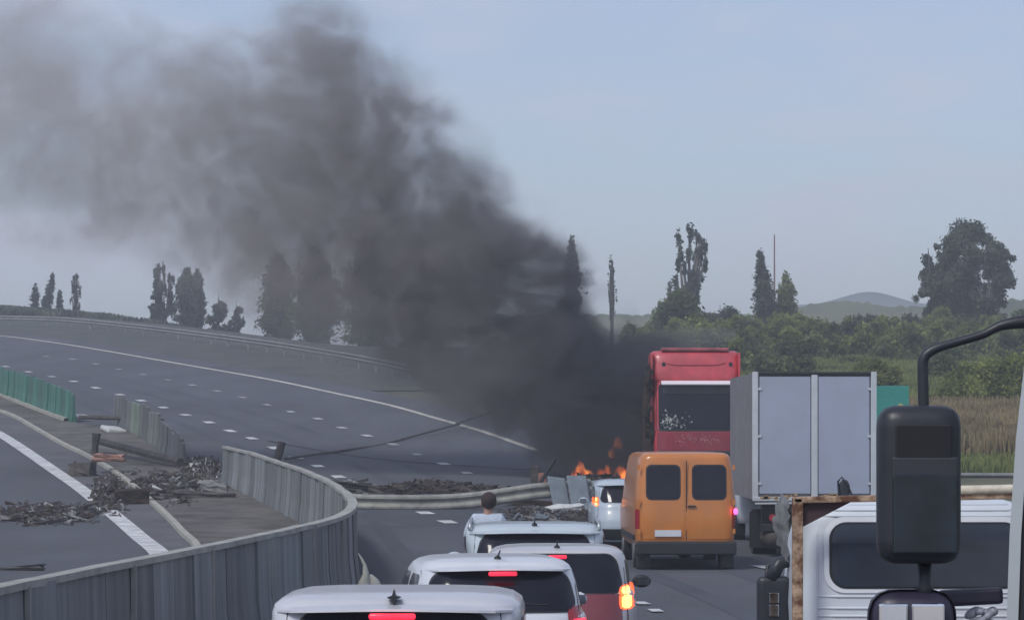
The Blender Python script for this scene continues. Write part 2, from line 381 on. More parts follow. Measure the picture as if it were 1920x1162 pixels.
def patch(fn, u0, u1, z0, z1, rnd=.12, nu=16, nz_=10, topin=0.0, thick=0):
    """rounded panel lying on a surface fn(u, z); topin narrows its top"""
    vs = []; fs = []
    cu, cz = (u0 + u1) / 2, (z0 + z1) / 2; hu, hz = (u1 - u0) / 2, (z1 - z0) / 2
    for i in range(nz_ + 1):
        b = math.sin(math.pi / 2 * (-1 + 2 * i / nz_)); z = cz + hz * b
        d = hz * (1 - abs(b)); cut = 0
        if d < rnd: cut = rnd - math.sqrt(max(0, rnd * rnd - (rnd - d) ** 2))
        hw = hu - cut - topin * (b + 1) / 2 * hu
        for j in range(nu + 1): vs.append(fn(cu + hw * (-1 + 2 * j / nu), z))
    for i in range(nz_):
        for j in range(nu): a = i * (nu + 1) + j; fs.append((a, a + 1, a + nu + 2, a + nu + 1))
    return vs, fs
def wheel(parent, x, y, r=.31, w_=.2):
    t = MB(); t.cyl((x, y, r), r, w_, 'x', 28); to = t.o('wheel', TYRE, parent)
    q = MB(); q.cyl((x + (w_ / 2 + .004) * (1 if x > 0 else -1), y, r), r * .62, .03, 'x', 20); q.o('rim', RIM, to); return to
def car(label, u, D, z_roof, half, pm, rz=0.0, length=4.0, name='parked_car', lit=True, n=4.2, win=(1.02, 1.34), lampz=(.78, 1.02), lampw=.2, rear_pm=None, spoiler=True, light3=.17, ant='mast', roofw=.78, rear_slope=1.0, group=None, rails=False, lampm=None, cat='car', rlw=(0.0), shark=False, tail='box'):
    x = XU(u, D); z0 = gz(x, D)
    t = thing(name, label, cat, (x, D, z0), rz, group)
    k = (z_roof) / 1.495; q = half / .88; Ls = length / 3.9; rs_ = rear_slope
    base = [(.20, .76, .14, 3.72), (.26, .80, .10, 3.78), (.36, .85, .03, 3.87), (.50, .872, .0, 3.9), (.64, .88, .01, 3.9), (.76, .88, .05, 3.85), (.86, .87, .09 * rs_, 3.74), (.93, .855, .11 * rs_, 3.5), (.97, .835, .13 * rs_, 3.2), (1.00, .81, .15 * rs_, 3.0), (1.04, .79, .17 * rs_, 2.9), (1.16, .765, .23 * rs_, 2.68), (1.28, .735, .30 * rs_, 2.42), (1.37, .70, .36 * rs_, 2.22), (1.42, .67, .40 * rs_, 2.1), (1.455, .62, .46 * rs_, 1.98), (1.478, .54, .58, 1.85), (1.49, .42, .75, 1.7), (1.495, .2, 1.0, 1.5)]
    rw = roofw / .78
    prof = [(a * k, b * q * (1 if a < 1.0 else 1 + (rw - 1) * (a - 1.0) / .49), c * Ls, d * Ls) for a, b, c, d in base]
    S = Shell(prof, n)
    vs_, fs_ = S.mesh(); me_obj('body', vs_, fs_, pm, t, smooth=True)
    wz0, wz1 = win[0] * k, win[1] * k; ww = S.at(wz0)[0] - .11 * q
    v_, f_ = patch(lambda a, b: S.rear(a, b, .014), -ww, ww, wz0, wz1, .11, 36, 14, topin=.13); me_obj('rear_window', v_, f_, GLASS, t, smooth=True)
    # black seal round the glass
    v_, f_ = patch(lambda a, b: S.rear(a, b, .009), -ww - .018, ww + .018, wz0 - .018, wz1 + .014, .12, 36, 14, topin=.13); me_obj('window_seal', v_, f_, BLACK, t, smooth=True)
    for sg in (-1, 1):
        for (y0, y1) in ((.62, 1.15), (1.24, 1.95), (2.02, 2.5)):
            v_, f_ = patch(lambda a, b: S.side(a, b, sg), y0 * Ls, y1 * Ls, 1.04 * k, 1.34 * k, .06, 8, 6, topin=.12); me_obj('side_window', v_, f_, GLASS, t, smooth=True)
        wheel(t, sg * (half - .09), .72 * Ls); wheel(t, sg * (half - .09), 3.2 * Ls)
        m = MB(); m.ell((sg * (half + .11), 2.55 * Ls, 1.0 * k), (.11, .06, .075)); mo = m.o('wing_mirror', BLACK if rear_pm else pm, t, True)
        m = MB(); m.box((sg * (half + .12), 2.49 * Ls, 1.0 * k), (.15, .01, .09)); m.o('mirror_glass', CHROME, mo)
        # lamp cluster wraps the corner
        lw0 = half - .03 - lampw
        def lampf(a, b, sg=sg): return S.rear(sg * a, b, .012)
        v_, f_ = patch(lampf, lw0, half - .035, lampz[0] * k, lampz[1] * k, .05, 8, 6)
        if sg > 0: f_ = [ff for ff in f_]
        lo = me_obj('tail_lamp', v_, f_, lampm or REDD, t, smooth=True)
        if lit:
            v_, f_ = patch(lambda a, b: S.rear(sg * a, b, .020), lw0 + .03, half - .08, (lampz[0] + .015) * k, (lampz[1] - .11) * k, .035, 6, 4); me_obj('lamp_lens', v_, f_, HOT if lampm is AMB else RED, lo, smooth=True)
            if lampm is AMB:
                v_, f_ = patch(lambda a, b: S.rear(sg * a, b, .021), lw0 + .03, half - .08, (lampz[1] - .10) * k, (lampz[1] - .015) * k, .035, 6, 4); me_obj('lamp_lens', v_, f_, HOT, lo, smooth=True)
    wt = S.at(wz1)[0]
    if spoiler:
        m = MB(); y = S.rear(0, wz1 + .03)[1]; NN = 14
        sec = [(.02, .012), (-.15, -.012), (-.155, -.028), (.02, -.04)]
        vsp = []; fsp = []
        for i in range(NN + 1):
            a = -1 + 2 * i / NN; xx = a * wt * .93; pr = S.rear(xx, wz1 + .045, 0); sh = 1 - .35 * abs(a) ** 3
            for (dy, dz) in sec: vsp.append((xx, pr.y + dy * sh, pr.z + dz - .02 * abs(a) ** 2 - (.0 if dy > 0 else .0)))
        for i in range(NN):
            for j in range(4): fsp.append((i * 4 + j, i * 4 + (j + 1) % 4, (i + 1) * 4 + (j + 1) % 4, (i + 1) * 4 + j))
        fsp += [(0, 1, 2, 3), tuple(NN * 4 + j for j in (3, 2, 1, 0))]
        so_ = me_obj('spoiler', vsp, fsp, pm, t, smooth=False)
        yl = y - .165; zl = wz1 + .0
    else: yl = S.rear(0, wz1 - .02)[1] - .02; zl = wz1 - .01
    if light3:
        m = MB(); m.bbox((0, yl, zl - .012), (light3 * 2, .04, .038), .015); m.o('high_brake_lamp', RED if lit else REDD, t, True)
    zr = S.z[-1]
    if shark:
        m = MB(); cz_ = zr - .02; pt = [(math.sin(k * math.pi / 4) * (.045 if k % 2 == 0 else .016), .40, cz_ + math.cos(k * math.pi / 4) * (.052 if k % 2 == 0 else .017)) for k in range(8)]; m.add(pt + [(x_, y_ + .12, z_ - .0) for x_, y_, z_ in pt], [tuple(range(8))[::-1]] + [(k, (k + 1) % 8, 8 + (k + 1) % 8, 8 + k) for k in range(8)]); m.o('roof_aerial', BLACK, t)
    elif ant: 
        m = MB(); m.ell((0, .62, zr - .015), (.035, .05, .03)); m.tube([(0, .62, zr), (0, .42, zr + .07)], [.012, .006], 6); m.o('roof_aerial', BLACK, t, True)
    if rails:
        for sg in (-1, 1):
            m = MB(); xx = sg * S.at(1.40 * k)[0] * .93; z_ = 1.47 * k
            m.tube([(xx, .55, z_ - .05), (xx, .62, z_ + .045), (xx, 2.0, z_ + .05), (xx, 2.15, z_ - .05)], .022, 8); m.o('roof_rail', mat('rail_silver', (.42, .45, .46), .35, .6), t, True)
    if rear_pm is not None:
        v_, f_ = patch(lambda a, b: S.rear(a, b, .007), -half * .95, half * .95, .62 * k, wz0 - .02, .05, 20, 8); me_obj('tailgate_glow_panel', v_, f_, rear_pm, t, smooth=True)
    v_, f_ = patch(lambda a, b: S.rear(a, b, .012), -.26, .26, .70 * k, .81 * k, .01, 6, 3); me_obj('number_plate', v_, f_, PLATE, t)
    v_, f_ = patch(lambda a, b: S.rear(a, b, .02), -half * .93, half * .93, .24 * k, .47 * k, .05, 20, 5); me_obj('bumper_insert', v_, f_, BLACK, t, smooth=True)
    if tail == 'wiper':
        m = MB(); m.tube([S.rear(0, wz0, .02), S.rear(.2, wz0 + .06, .02), S.rear(.42, wz0 + .05, .02)], .008, 5); m.o('rear_wiper', BLACK, t)
    # shut line of the tailgate
    for sg in (-1, 1):
        m = MB(); m.tube([S.rear(sg * min(half - .1, ww + .06 - .1 * i / 5 * .6), (.6 + (wz1 / k - .6) * i / 5) * k, .003) for i in range(6)], .006, 4); m.o('shut_line', BLACK, t)
    return t, S
W1 = paint('silver_white', (.56, .57, .60)); W2 = paint('white', (.64, .67, .70)); W3 = paint('greyish', (.52, .52, .53)); W4 = paint('pale_blue', (.50, .57, .60)); W5 = paint('pearl', (.45, .52, .58))
RED_GLOW = paint('red_glow', (.20, .035, .045));  # red lamp light on the tailgate, put into its colour
c1, S1 = car('silver white tall hatchback nearest the camera with a dark star shaped aerial on its roof', 731, 18.5, 1.61, .87, W1, R(-1), 4.1, roofw=.99, n=5.5, win=(1.02, 1.385), light3=.15, shark=True, tail='wiper', group='cars queueing in the left lane')
c2, S2 = car('white hatchback with wide dark rear window and long red high brake light', 948, 26.4, 1.505, .90, W2, R(7), 3.85, roofw=.80, n=4.4, light3=.13, lampz=(.80, 1.06), lampw=.27, tail='wiper', win=(1.03, 1.375), group='cars queueing in the left lane')
c3, S3 = car('pale silver car with red glow painted on its tailgate and glowing amber right tail light', 1046, 31.0, 1.425, .89, W3, R(0), 3.9, roofw=.84, rear_pm=RED_GLOW, lampz=(.80, 1.07), lampw=.2, lampm=AMB, light3=.10, spoiler=False, win=(1.0, 1.41), group='cars queueing in the left lane')
c4, S4 = car('light blue silver estate car with roof rails beside the standing man', 1003, 35.4, 1.53, .92, W4, R(0), 4.3, roofw=.97, n=5, rails=True, lit=False, light3=None, win=(1.04, 1.375), group='cars queueing in the left lane')
c5, S5 = car('light blue silver people carrier braking in front of the orange van', 1186, 62.5, 1.54, .87, W5, R(0), 4.3, roofw=.95, n=5, lampz=(.93, 1.13), lampw=.13, lampm=AMB, spoiler=True, light3=None, win=(1.03, 1.36), ant=None)
# orange panel van
ORG = paint('orange', (.55, .19, .036), .22); ORGD = ORG
def van():
    D = 55.2; x = XU(1287, D); t = thing('panel_van', 'orange panel van with two dark square rear windows behind the red lorry', 'van', (x, D, gz(x, D)), R(1.5))
    S = Shell([(.42, .90, .06, 4.9), (.50, .95, .02, 4.95), (.8, .975, .0, 5.0), (1.1, .98, .0, 5.0), (1.2, .98, .01, 4.5), (1.35, .97, .02, 4.2), (1.8, .93, .05, 3.9), (2.05, .895, .075, 3.7), (2.15, .87, .10, 3.6), (2.20, .83, .15, 3.4), (2.225, .76, .25, 3.3), (2.235, .5, .5, 3.0)], 11)
    v_, f_ = S.mesh(96); me_obj('body', v_, f_, ORG, t, smooth=True)
    for sg in (-1, 1):
        v_, f_ = patch(lambda a, b: S.rear(a, b, .012), min(.035 * sg, .86 * sg), max(.035 * sg, .86 * sg), .60, 2.10, .05, 12, 12); d = me_obj('rear_door', v_, f_, ORG, t, smooth=True)
        v_, f_ = patch(lambda a, b: S.rear(a, b, .020), min(.13 * sg, .74 * sg), max(.13 * sg, .74 * sg), 1.36, 1.98, .09, 10, 10); me_obj('door_window', v_, f_, GLASS, d, smooth=True)
        v_, f_ = patch(lambda a, b: S.rear(a, b, .016), min(.105 * sg, .765 * sg), max(.105 * sg, .765 * sg), 1.335, 2.005, .10, 10, 10); me_obj('window_seal', v_, f_, BLACK, d, smooth=True)
        v_, f_ = patch(lambda a, b: S.rear(a, b, .014), min(.885 * sg, .955 * sg), max(.885 * sg, .955 * sg), .78, 1.16, .02, 4, 8); lo = me_obj('tail_lamp', v_, f_, REDD, t, smooth=True)
        if sg > 0:
            m = MB(); m.ell((.93, -.0, 1.12), (.04, .03, .06)); m.o('lamp_lens', emis('lamp_pink', (1, .05, .25), 3.5), lo, True)
        for zz in (.75, 1.3, 1.95):
            m = MB(); m.box((sg * .90, -.012 + S.rear(0, zz, 0)[1], zz), (.05, .03, .09)); m.o('hinge', ORG, t)
        wheel(t, sg * .82, .95, .34, .22); wheel(t, sg * .82, 4.1, .34, .22)
        m = MB(); m.bbox((sg * .80, .33, .25), (.26, .22, .46), .04); m.o('mud_flap', BLACK, t)
    m = MB(); m.box((.1, -.03, 1.08 + .14), (.16, .03, .03)); m.o('door_handle', BLACK, t)
    m = MB(); m.box((0, S.rear(0, 1.3, 0)[1] - .004, 1.33), (.016, .02, 1.5)); m.o('door_gap', BLACK, t)
    m = MB(); m.box((-.35, -.025, .71), (.50, .02, .12)); m.o('number_plate', PLATE, t)
    m = MB(); m.bbox((0, .05, .43), (1.9, .2, .26), .05); m.o('bumper', BLACK, t)
    m = MB(); m.box((0, 2.3, .36), (1.6, 4.2, .12)); m.o('chassis', BLACK, t)
    m = MB(); m.tube([(-.85, 1.0, .33), (.85, 1.0, .33)], .06, 8); m.ell((.05, 1.0, .33), (.16, .16, .14)); m.o('rear_axle', BLACK, t, True)
    m = MB(); m.box((-.972, 2.2, .62), (.02, 3.6, .10)); m.o('side_moulding', BLACK, t)
    return t
van()
# white box truck
BOXW = mat('box_panel', (.33, .375, .47), .5, var=.05, scale=.7, dirt=.12); FRW = mat('box_frame', (.50, .55, .58), .5, var=.08, scale=3, dirt=.15); BOXS = mat('box_side', (.20, .20, .22), .6, var=.1, scale=.8, dirt=.2)
def boxtruck():
    D = 60.0; x = XU(1527, D); z0 = gz(x, D); t = thing('box_truck', 'grey box truck with pale framed double rear doors in the right lane', 'truck', (x, D, z0), R(0))
    s = F / D; zt = HC - (697 - VH) / s - z0; zb = HC - (938 - VH) / s - z0; hw = (1643 - 1411) / 2 / s
    Lb = 6.4
    m = MB(); m.box((0, Lb / 2 + .03, (zt + zb) / 2), (2 * hw - .04, Lb, zt - zb - .04)); m.o('cargo_box', BOXS, t)
    pw = hw - .15
    for sg in (-1, 1):
        m = MB(); m.bbox((sg * (pw / 2 + .045), -.0, (zt + zb) / 2 + .02), (pw - .07, .05, zt - zb - .24), .012); d = m.o('rear_door', BOXW, t)
        for zz in (zb + .35, (zt + zb) / 2, zt - .35):
            q = MB(); q.box((sg * (pw + .02), -.035, zz), (.1, .03, .05)); q.o('hinge', FRW, d)
        m = MB(); m.bbox((sg * (hw - .055), -.01, (zt + zb) / 2), (.12, .09, zt - zb), .015); m.o('corner_post', FRW, t)
    m = MB(); m.bbox((0, -.015, (zt + zb) / 2), (.13, .07, zt - zb - .12), .015); m.o('centre_post', FRW, t)
    m = MB(); m.bbox((0, -.0, zt - .03), (2 * hw, .10, .06), .015); m.o('top_rail', BLACK, t)
    m = MB(); m.bbox((0, -.015, zb + .035), (2 * hw, .12, .09), .015); sl = m.o('sill_rail', FRW, t)
    m = MB()
    rnd = random.Random(4)
    for i in range(26): m.box((-hw + .2 + rnd.random() * 1.6, -.078, zb + .03 + rnd.random() * .1), (rnd.uniform(.04, .16), .006, rnd.uniform(.02, .05)))
    m.o('rust_patch', mat('rust_spots', (.40, .27, .14), .9, scale=9, var=.4), sl)['kind'] = 'stuff'
    # corrugated side, roof rail
    for i in range(12):
        m = MB(); m.box((-hw + .012, .35 + i * .52, (zt + zb) / 2), (.02, .05, zt - zb - .1)); m.o('side_rib', BOXS, t)
    m = MB(); m.box((0, Lb / 2, zb - .12), (1.0, Lb, .2)); m.o('chassis', BLACK, t)
    for sg in (-1, 1):
        for dx in (0, .26):
            q = MB(); q.cyl((sg * (1.03 - dx), 1.7, .48), .48, .23, 'x', 28); q.o('wheel', TYRE, t)
        q = MB(); q.box((sg * 1.0, 1.05, .55), (.5, .03, .75)); q.o('mud_flap', BLACK, t)
        q = MB(); q.cyl((sg * .86, -.02, zb - .35), .075, .06, 'y', 16); q.o('tail_lamp', mat('lamp_pale', (.5, .3, .28), .3) if sg > 0 else REDD, t)
    q = MB(); q.bbox((0, .12, .62), (2.2, .12, .16), .02); q.o('underrun_bar', BLACK, t)
    q = MB(); q.tube([(-hw + .05, -.02, zb - .06), (-.4, -.03, zb - .05), (.2, -.02, zb - .10)], .03, 8); q.o('tail_pipe_rail', FRW, t, True)
    q = MB(); q.ell((-.63, -.02, zb - .36), (.09, .04, .07)); q.o('reversing_lamp', emis('lamp_dim', (1, .25, .15), .55, (.5, .25, .2)), t, True)
    q = MB(); q.ell((-.8, .3, .42), (.3, .25, .24)); q.ell((-.55, .2, .36), (.16, .2, .18)); q.o('spare_wheel_carrier', DEB, t, True)
    q = MB(); q.box((0, .5, zb - .45), (2.1, .3, .7)); q.o('rear_crossmember', BLACK, t)
    # cab ahead of the box
    S = Shell([(.5, 1.05, Lb + .25, Lb + 2.2), (1.2, 1.1, Lb + .25, Lb + 2.25), (1.6, 1.08, Lb + .25, Lb + 2.2), (2.4, 1.0, Lb + .3, Lb + 1.8), (2.5, .8, Lb + .5, Lb + 1.6)], 8)
    v_, f_ = S.mesh(48); me_obj('cab', v_, f_, W2, t, smooth=True)
    for sg in (-1, 1): q = MB(); q.cyl((sg * .98, Lb + 1.1, .48), .48, .25, 'x', 24); q.o('wheel', TYRE, t)
boxtruck()
# red lorry facing the camera
LRED = mat('lorry_red', (.50, .055, .07), .4, var=.25, scale=2.2, coat=.3, dirt=.3, bump=.05); LREDD = mat('lorry_red_dark', (.26, .02, .04), .45, var=.3, scale=4, dirt=.3, bump=.2)
def lorry():
    D = 84.0; s = F / D; x = XU(1305, D); z0 = gz(x, D); t = thing('lorry', 'red lorry facing the queue with tall cab and scorched left side', 'lorry', (x, D, z0), R(0))
    def zz(v): return HC - (v - VH) / s - z0
    hw = 170 / 2 / s
    top, vis, gb, low = zz(656), zz(716), zz(806), zz(850)
    # cab: rear of this shell is the face toward us
    S = Shell([(.45, hw * .93, .10, 2.2), (1.0, hw * .955, .03, 2.3), (low, hw * .95, .0, 2.3), (gb, hw * .94, .03, 2.3), (vis - .05, hw * .935, .20, 2.3), (vis, hw * .945, .22, 2.3), (vis + .1, hw * .985, .20, 2.3), (top - .18, hw * .99, .34, 2.25), (top - .06, hw * .97, .42, 2.2), (top - .01, hw * .90, .55, 2.0), (top, hw * .7, .8, 1.8)], 8)
    v_, f_ = S.mesh(96); me_obj('cab', v_, f_, LRED, t, smooth=True)
    v_, f_ = patch(lambda a, b: S.rear(a, b, .01), -hw * .82, hw * .84, gb + .02, vis - .06, .07, 20, 12); ws = me_obj('windscreen', v_, f_, GLASS, t, smooth=True)
    v_, f_ = patch(lambda a, b: S.rear(a, b, .006), -hw * .87, hw * .885, gb - .04, vis - .01, .08, 20, 12); me_obj('windscreen_frame', v_, f_, BLACK, t, smooth=True)
    m = MB(); m.bbox((.05, S.rear(0, vis - .16, 0)[1] - .03, vis - .20), (hw * 1.5, .05, .26), .02); m.o('inner_blind', mat('blind_grey', (.07, .08, .095), .6), t)
    m = MB(); m.bbox((.1, S.rear(0, vis, 0)[1] - .16, vis - .02), (hw * 1.68, .30, .05), .02, Matrix.Rotation(R(18), 3, 'X')); m.o('sun_visor', mat('visor_white', (.85, .83, .86), .3, var=.03), t)
    # reflections low on the windscreen, imitated by dark and pale green flecks
    rnd = random.Random(11); sh = MB()
    for i in range(120):
        a = -hw * .76 + abs(rnd.gauss(0, .28)) * 1.3; b = gb + .06 + abs(rnd.gauss(0, .24))
        if a > -.1 or b > gb + .62: continue
        p = S.rear(a, b, .03); r_ = rnd.uniform(.02, .055); an = rnd.random() * 6
        sh.add([p + Vector((math.cos(an + k * 2.1) * r_ * rnd.uniform(.5, 1.3), -rnd.random() * .03, math.sin(an + k * 2.1) * r_)) for k in range(3)], [(0, 1, 2)])
    o_ = sh.o('reflection_flecks', mat('reflection_green', (.10, .16, .15), .12, var=.9, c2=(.62, .68, .64), scale=11, contrast=(.45, .62)), ws); o_['kind'] = 'stuff'
    # roof fairing details
    for sx in (-.70, .78):
        q = MB(); q.cyl((sx * hw, S.rear(sx * hw, top - .38, 0)[1] - .01, top - .40), .06, .05, 'y', 14); q.o('marker_lamp', BLACK, t)
    q = MB(); pts = [S.rear(hw * a, top - .36 - .07 * (1 - abs(a / .66) ** 6), .01) for a in np.linspace(-.62, .66, 15)]; q.tube(pts, .014, 6); q.o('fairing_crease', LREDD, t, True)
    q = MB(); q.bbox((0, .62, top + .03), (hw * 1.5, .5, .10), .04); q.o('roof_hatch', mat('scorch_pink', (.30, .08, .09), .6, var=.4, scale=3), t)
    for sg in (-1, 1):
        q = MB(); q.bbox((sg * hw * .97, .55, top - .45), (.06, .7, .75), .02); q.o('side_fairing', LRED, t)
    # lower front
    v_, f_ = patch(lambda a, b: S.rear(a, b, .02), -hw * .86, hw * .86, low + .03, gb - .06, .05, 24, 6); me_obj('front_panel', v_, f_, LREDD, t, smooth=True)
    rnd = random.Random(5); q = MB()
    for i in range(70):
        a = rnd.uniform(-.45, .5) * hw; b = gb - .28 + .09 * math.sin(i * .9) + rnd.uniform(-.08, .08); p = S.rear(a, b, .03)
        q.box(p, (rnd.uniform(.02, .09), .012, rnd.uniform(.01, .03)), Matrix.Rotation(rnd.uniform(-1, 1), 3, 'Y'))
    o_ = q.o('worn_lettering', mat('worn_pale', (.38, .16, .18), .7, var=.4), t); o_['kind'] = 'stuff'
    q = MB(); q.bbox((0, -.05, 1.1), (hw * 1.7, .2, .5), .05); q.o('grille', BLACK, t)
    q = MB(); q.bbox((0, -.07, .6), (hw * 1.9, .3, .36), .06); q.o('bumper', LREDD, t)
    for sg in (-1, 1):
        q = MB(); q.bbox((sg * hw * .72, -.2, .66), (.4, .08, .2), .03); q.o('headlamp', GLASS2, t)
        for yy in (1.2, 4.2, 5.4): q = MB(); q.cyl((sg * (hw - .2), yy, .5), .5, .3, 'x', 28); q.o('wheel', TYRE, t)
        q = MB(); q.tube([(sg * hw * .95, .2, vis - .1), (sg * (hw + .14), .0, vis - .2), (sg * (hw + .14), .0, gb + .1), (sg * hw * .95, .15, gb)], .025, 6)
        ma = q.o('mirror_arm', CHAR if sg < 0 else BLACK, t, True); q = MB(); q.bbox((sg * (hw + .16), -.02, (vis + gb) / 2), (.22 if sg > 0 else .16, .14, .62), .05); q.o('mirror_housing', CHAR if sg < 0 else BLACK, ma)
    q = MB(); rnd = random.Random(8)
    for i in range(60):
        z_ = rnd.uniform(low - .6, vis + .4); q.box((-hw - rnd.uniform(-.05, .10), rnd.uniform(.02, .6), z_), (rnd.uniform(.04, .14), .2, rnd.uniform(.1, .35)), Matrix.Rotation(rnd.uniform(-.6, .6), 3, 'Y'))
    o_ = q.o('burnt_trim', CHAR, t); o_['kind'] = 'stuff'
    # semi trailer behind the cab
    q = MB(); q.bbox((0, 8.3, 2.2), (hw * 1.88, 11, 2.6), .05); q.o('trailer', CHAR, t)
    q = MB(); q.box((0, 6.5, .85), (1.2, 13, .2)); q.o('chassis', BLACK, t)
lorry()
# rusty flatbed in the right lane (seen from behind: headboard frame and cab rear)
CABW = mat('cab_white', (.62, .67, .72), .45, var=.06, scale=1.6, coat=.2, dirt=.25, bump=.03)
def flatbed():
    D = 20.0; s = F / D; xl = XU(1487, D); wd = 1.84; x = xl + wd / 2
    t = thing('flatbed_truck', 'white flatbed truck with rusty tube headboard round its cab rear window', 'truck', (x, D, 0))
    def z(v): return HC - (v - VH) / s
    def X(u): return XU(u, D) - x
    # cab body (rear face toward us)
    yb = .22
    S = Shell([(.55, .80, yb, 1.7), (.9, .84, yb - .0, 1.75), (1.35, .86, yb, 1.75), (1.44, .865, yb, 1.7), (1.9, .84, yb + .01, 1.45), (2.08, .80, yb + .03, 1.3), (2.15, .74, yb + .07, 1.2), (2.19, .60, yb + .16, 1.1), (2.2, .3, yb + .3, 1.0)], 8)
    v_, f_ = S.mesh(96); me_obj('cab', v_, f_, CABW, t, smooth=True)
    xw0, xw1 = X(1567), .66
    v_, f_ = patch(lambda a, b: S.rear(a, b, .020), xw0, xw1, z(1102), z(984), .10, 24, 24); me_obj('rear_window', v_, f_, GLASS2, t, smooth=True)
    v_, f_ = patch(lambda a, b: S.rear(a, b, .014), xw0 - .02, xw1 + .02, z(1106), z(980), .12, 24, 24); me_obj('window_seal', v_, f_, BLACK, t, smooth=True)
    v_, f_ = patch(lambda a, b: S.rear(a, b, .010), xw0 - .055, xw1 + .06, z(1114), z(970), .14, 24, 24); me_obj('window_surround', v_, f_, mat('surround', (.74, .78, .82), .4, var=.04), t, smooth=True)
    for v in (948, 958, 969, 1121, 1143, 1158):
        q = MB(); q.tube([S.rear(a, z(v), .0) for a in np.linspace(X(1540), .72, 12)], .010, 6); q.o('pressed_rib', CABW, t, True)
    q = MB(); q.tube([S.rear(X(1540), a, .0) for a in np.linspace(1.0, z(962), 8)], .008, 6); q.o('pressed_rib', CABW, t, True)
    # rusted headboard: tube frame standing between bed and cab
    top = z(932); bar = Matrix.Identity(3)
    fr = MB(); fr.bbox((-wd / 2 + .03, 0, (top + .5) / 2), (.072, .07, top - .5), .01); fr.o('headboard_post', RUST, t)
    fr = MB(); fr.bbox((wd / 2 - .03, 0, (top + .5) / 2), (.072, .07, top - .5), .01); fr.o('headboard_post', RUST, t)
    fr = MB(); fr.bbox((0, 0, top), (wd, .07, .045), .01, Matrix.Rotation(R(-1.1), 3, 'Y')); fr.o('headboard_rail', RUST, t)
    fr = MB(); fr.tube([(X(1795), -.03, top + .05), (X(1990), -.03, top + .065)], .032, 10); fr.o('ladder_tube', mat('tube_cream', (.55, .50, .40), .5, var=.3, scale=7), t, True)
    g = MB(); g.add([(-wd / 2 + .07, .01, top - .02), (-wd / 2 + .42, .01, top - .02), (-wd / 2 + .07, .01, top - .20), (-wd / 2 + .07, .03, top - .02), (-wd / 2 + .42, .03, top - .02), (-wd / 2 + .07, .03, top - .20)], [(0, 2, 1), (3, 4, 5), (0, 1, 4, 3), (1, 2, 5, 4), (0, 3, 5, 2)]); g.o('corner_gusset', mat('gusset', (.05, .028, .03), .8), t)
    # bed with side boards
    q = MB(); q.bbox((0, -1.6, .72), (wd + .1, 3.2, .1), .02); q.o('load_bed', RUST, t)
    for sg in (-1, 1): q = MB(); q.bbox((sg * wd / 2, -1.6, .93), (.04, 3.2, .32), .01); q.o('side_board', CABW, t)
    for sg in (-1, 1):
        for yy in (-2.4, 1.2): q = MB(); q.cyl((sg * .78, yy, .34), .34, .22, 'x', 28); q.o('wheel', TYRE, t)
    q = MB(); q.box((0, -1, .5), (.8, 5, .16)); q.o('chassis', BLACK, t)
    # tarp and cable bundle hanging on the left of the frame
    rnd = random.Random(9); tv = []; tf = []
    for i in range(15):
        a = i / 14
        for j in range(4):
            tv.append((-wd / 2 - .005 - (j / 3) * (.03 + .05 * math.sin(a * 2.6 + .3) ** 2) + rnd.uniform(-.012, .012), .25 + j * .1 + rnd.uniform(-.02, .02), top - .04 - a * .42 + rnd.uniform(-.01, .01) + j * .02))
    for i in range(14):
        for j in range(3): tf.append((i * 4 + j, i * 4 + j + 1, i * 4 + j + 5, i * 4 + j + 4))
    me_obj('torn_cover', tv, tf, mat('torn_plastic', (.10, .105, .11), .4, var=.4, c2=(.24, .24, .23), scale=12), t, smooth=True)
    # door mirror on the left side of the cab
    ma = MB(); ma.tube([(-.84, 1.1, 1.75), (-1.0, 1.05, 1.70), (-1.04, 1.0, 1.45)], .018, 8); am = ma.o('mirror_arm', BLACK, t, True)
    mx_ = XU(1450, 21.0) - x
    q = MB(); q.bbox((mx_, 1.0, 1.40), (.24, .12, .46), .055); mh = q.o('mirror_housing', HOUS, am, True)
    for zc, hh in ((1.475, .075), (1.385, .085)):
        q = MB(); q.bbox((mx_ + .0, .935, zc), (.07, .012, hh), .005); q.o('mirror_glass', CHROME, mh)
    q = MB(); q.tube([(mx_ - .02, .98, 1.6), (mx_ + .04, 1.0, 1.72), (mx_ + .16, 1.05, 1.75)], .05, 8); q.o('folded_arm', HOUS, am, True)
    # spotter mirror on the roof edge
    q = MB(); xm = X(1602); q.tube([(xm - .035, .6, top - .06), (xm - .045, .6, top + .1), (xm - .02, .6, top + .13), (xm + .02, .6, top + .08), (xm + .05, .6, top + .01)], .008, 6); q.ell((xm, .61, top + .04), (.042, .008, .075)); q.o('roof_mirror', HOUS, t, True)
flatbed()
